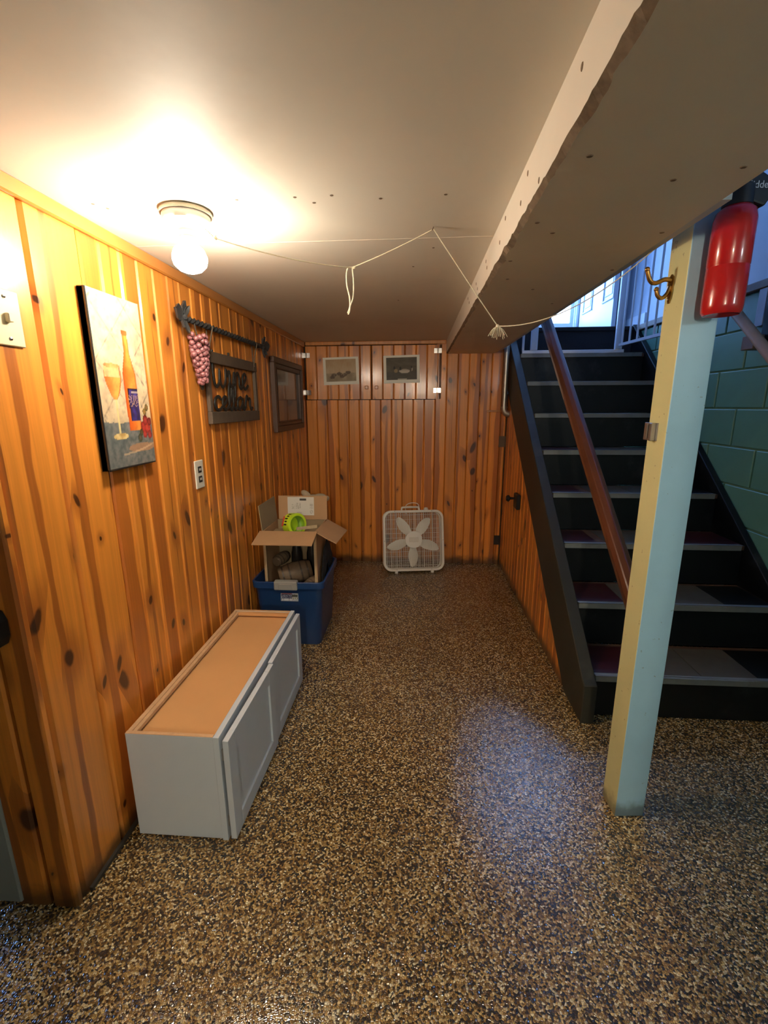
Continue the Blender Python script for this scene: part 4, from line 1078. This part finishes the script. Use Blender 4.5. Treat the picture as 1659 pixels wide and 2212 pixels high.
# local: x across, y depth (front at y=0, back +y), z up
FS, FD = .262, .112
def rr_xz(w_, h_, r, n=8): return [(x, z) for x, z in rrect(w_, h_, r, n)]
def frame_ring(o_w, o_r, i_w, i_r, y0, y1, zc):
    A = rr_xz(o_w, o_w, o_r); B = rr_xz(i_w, i_w, i_r); n = len(A)
    vs = [(x, y0, z+zc) for x, z in A]+[(x, y0, z+zc) for x, z in B]+[(x, y1, z+zc) for x, z in A]+[(x, y1, z+zc) for x, z in B]
    fs = []
    for k in range(n):
        q = (k+1) % n
        fs += [(k, q, n+q, n+k), (2*n+k, 3*n+k, 3*n+q, 2*n+q), (k, 2*n+k, 2*n+q, q), (n+k, n+q, 3*n+q, 3*n+k)]
    return vs, fs
FZ = .018+FS
MB().add(*frame_ring(FS, .070, FS-.020, .056, 0, .016, FZ)).build('front_rim', M['fan_white'], fan, bevel=.003)
MB().add(*frame_ring(FS-.004, .068, FS-.010, .064, .016, FD-.016, FZ)).build('body_band', M['fan_white'], fan)
MB().add(*frame_ring(FS, .070, FS-.020, .056, FD-.016, FD, FZ)).build('back_rim', M['fan_white'], fan, bevel=.003)
def grille(y0, nv, nh, r, name):
    g = MB(); W = FS-.019; rad = .056
    def half(c):
        c = abs(c); return W if c <= W-rad else W-rad+math.sqrt(max(0, rad*rad-(c-W+rad)**2))
    for k in range(nv):
        x = -W+2*W*(k+.5)/nv; h = half(x)-.001
        g.box(x-r*(1.7 if k % 4 == 2 else 1), x+r*(1.7 if k % 4 == 2 else 1), y0, y0+.004, FZ-h, FZ+h)
    for k in range(nh):
        z = -W+2*W*(k+.5)/nh; h = half(z)-.001
        g.box(-h, h, y0+.0015, y0+.0045, FZ+z-r, FZ+z+r)
    return stuff(g.build(name, M['fan_white'], fan))
grille(.005, 27, 46, .0008, 'front_grille'); grille(FD-.012, 12, 12, .0010, 'back_grille')
MB().lathe([(0, -.004), (.066, -.003), (.072, .002), (.072, .006), (0, .006)], 30, T(0, .003, FZ+.008) @ RX(PI/2) @ RZ(0)).build('grille_boss', M['fan_blade'], fan, smooth=True)
MB().box(-.040, .040, -.0045, -.002, FZ-.012, FZ+.028).build('badge', M['fan_grey'], fan, bevel=.001)
MB().lathe([(0, 0), (.070, 0), (.074, .008), (.070, .03), (.05, .045), (0, .045)], 24, T(0, .030, FZ+.004) @ RX(-PI/2)).build('hub', M['fan_blade'], fan, smooth=True)
MB().lathe([(0, 0), (.05, 0), (.05, .035), (0, .035)], 20, T(0, .075, FZ+.004) @ RX(-PI/2)).build('motor', M['fan_motor'], fan, smooth=True)
b0 = None
for k in range(5):
    a = math.radians(3+72*k)
    if b0 is None:
        V = []; Fc = []; rows = 11; cols = 6
        for lay in (0, 1):
            for i in range(rows):
                t = i/(rows-1); r = .050+.186*t
                wl_, wr2 = (.016+.030*math.sin(PI*min(1, t*.98))**.9)*(1-.35*t), (.018+.036*math.sin(PI*min(1, t*.90)))*(1-.20*t)
                if i == rows-1: wl_ *= .55; wr2 *= .35
                for j in range(cols):
                    s = j/(cols-1); x = -wl_+(wl_+wr2)*s
                    V.append((x, .046+.020*(s-.5)*(1-.3*t)+lay*.0025+.006*math.sin(PI*s)*-1, -r))
        n1_ = rows*cols
        for i in range(rows-1):
            for j in range(cols-1):
                q = i*cols+j; Fc += [(q, q+1, q+cols+1, q+cols), (n1_+q, n1_+q+cols, n1_+q+cols+1, n1_+q+1)]
        for i in range(rows-1):
            q = i*cols; Fc += [(q, q+cols, n1_+q+cols, n1_+q), (q+cols-1, n1_+q+cols-1, n1_+q+2*cols-1, q+2*cols-1)]
        for j in range(cols-1):
            q = (rows-1)*cols+j; Fc += [(j, n1_+j, n1_+j+1, j+1), (q, q+1, n1_+q+1, n1_+q)]
        b0 = MB().add(V, Fc).build('blade', M['fan_blade'], fan, smooth=True, loc=(0, 0, FZ+.004), rot=(0, a, 0))
    else: copy_of(b0, fan, (0, 0, FZ+.004), (0, a, 0))
top = FZ+FS
MB().tube(smooth_path([(-.095, .056, top-.002), (-.092, .056, top+.020), (-.075, .056, top+.026), (.040, .056, top+.026), (.055, .056, top+.020), (.058, .056, top-.002)], 5), .009, 10).build('carry_handle', M['fan_white'], fan, smooth=True)
MB().lathe([(.020, 0), (.019, .012), (.015, .022), (0, .023)], 18, T(.118, .05, top)).build('speed_knob', M['fan_white'], fan, smooth=True)
for x in (-.155, .155): MB().prism([(x-.014, .024), (x-.012, 0), (x+.012, 0), (x+.014, .024)], -.004, .110, 'y').build('foot', M['fan_white'], fan, bevel=.003)
MB().tube(smooth_path([(-.05, .11, top-.03), (-.055, .085, top+.035), (-.02, .07, top+.062), (.04, .068, top+.060), (.062, .08, top+.03), (.05, .11, top-.02)], 8), .0035, 8).build('power_cord', M['fan_blade'], fan, smooth=True)
for x, z in ((-.16, top-.008), (.16, top-.008), (-FS+.009, FZ), (FS-.009, FZ), (-.15, .032), (.15, .032)):
    MB().lathe([(0, .002), (.003, .0015), (.0035, 0)], 8, T(x, 0, z) @ RX(PI/2)).build('screw', M['fan_motor'], fan)
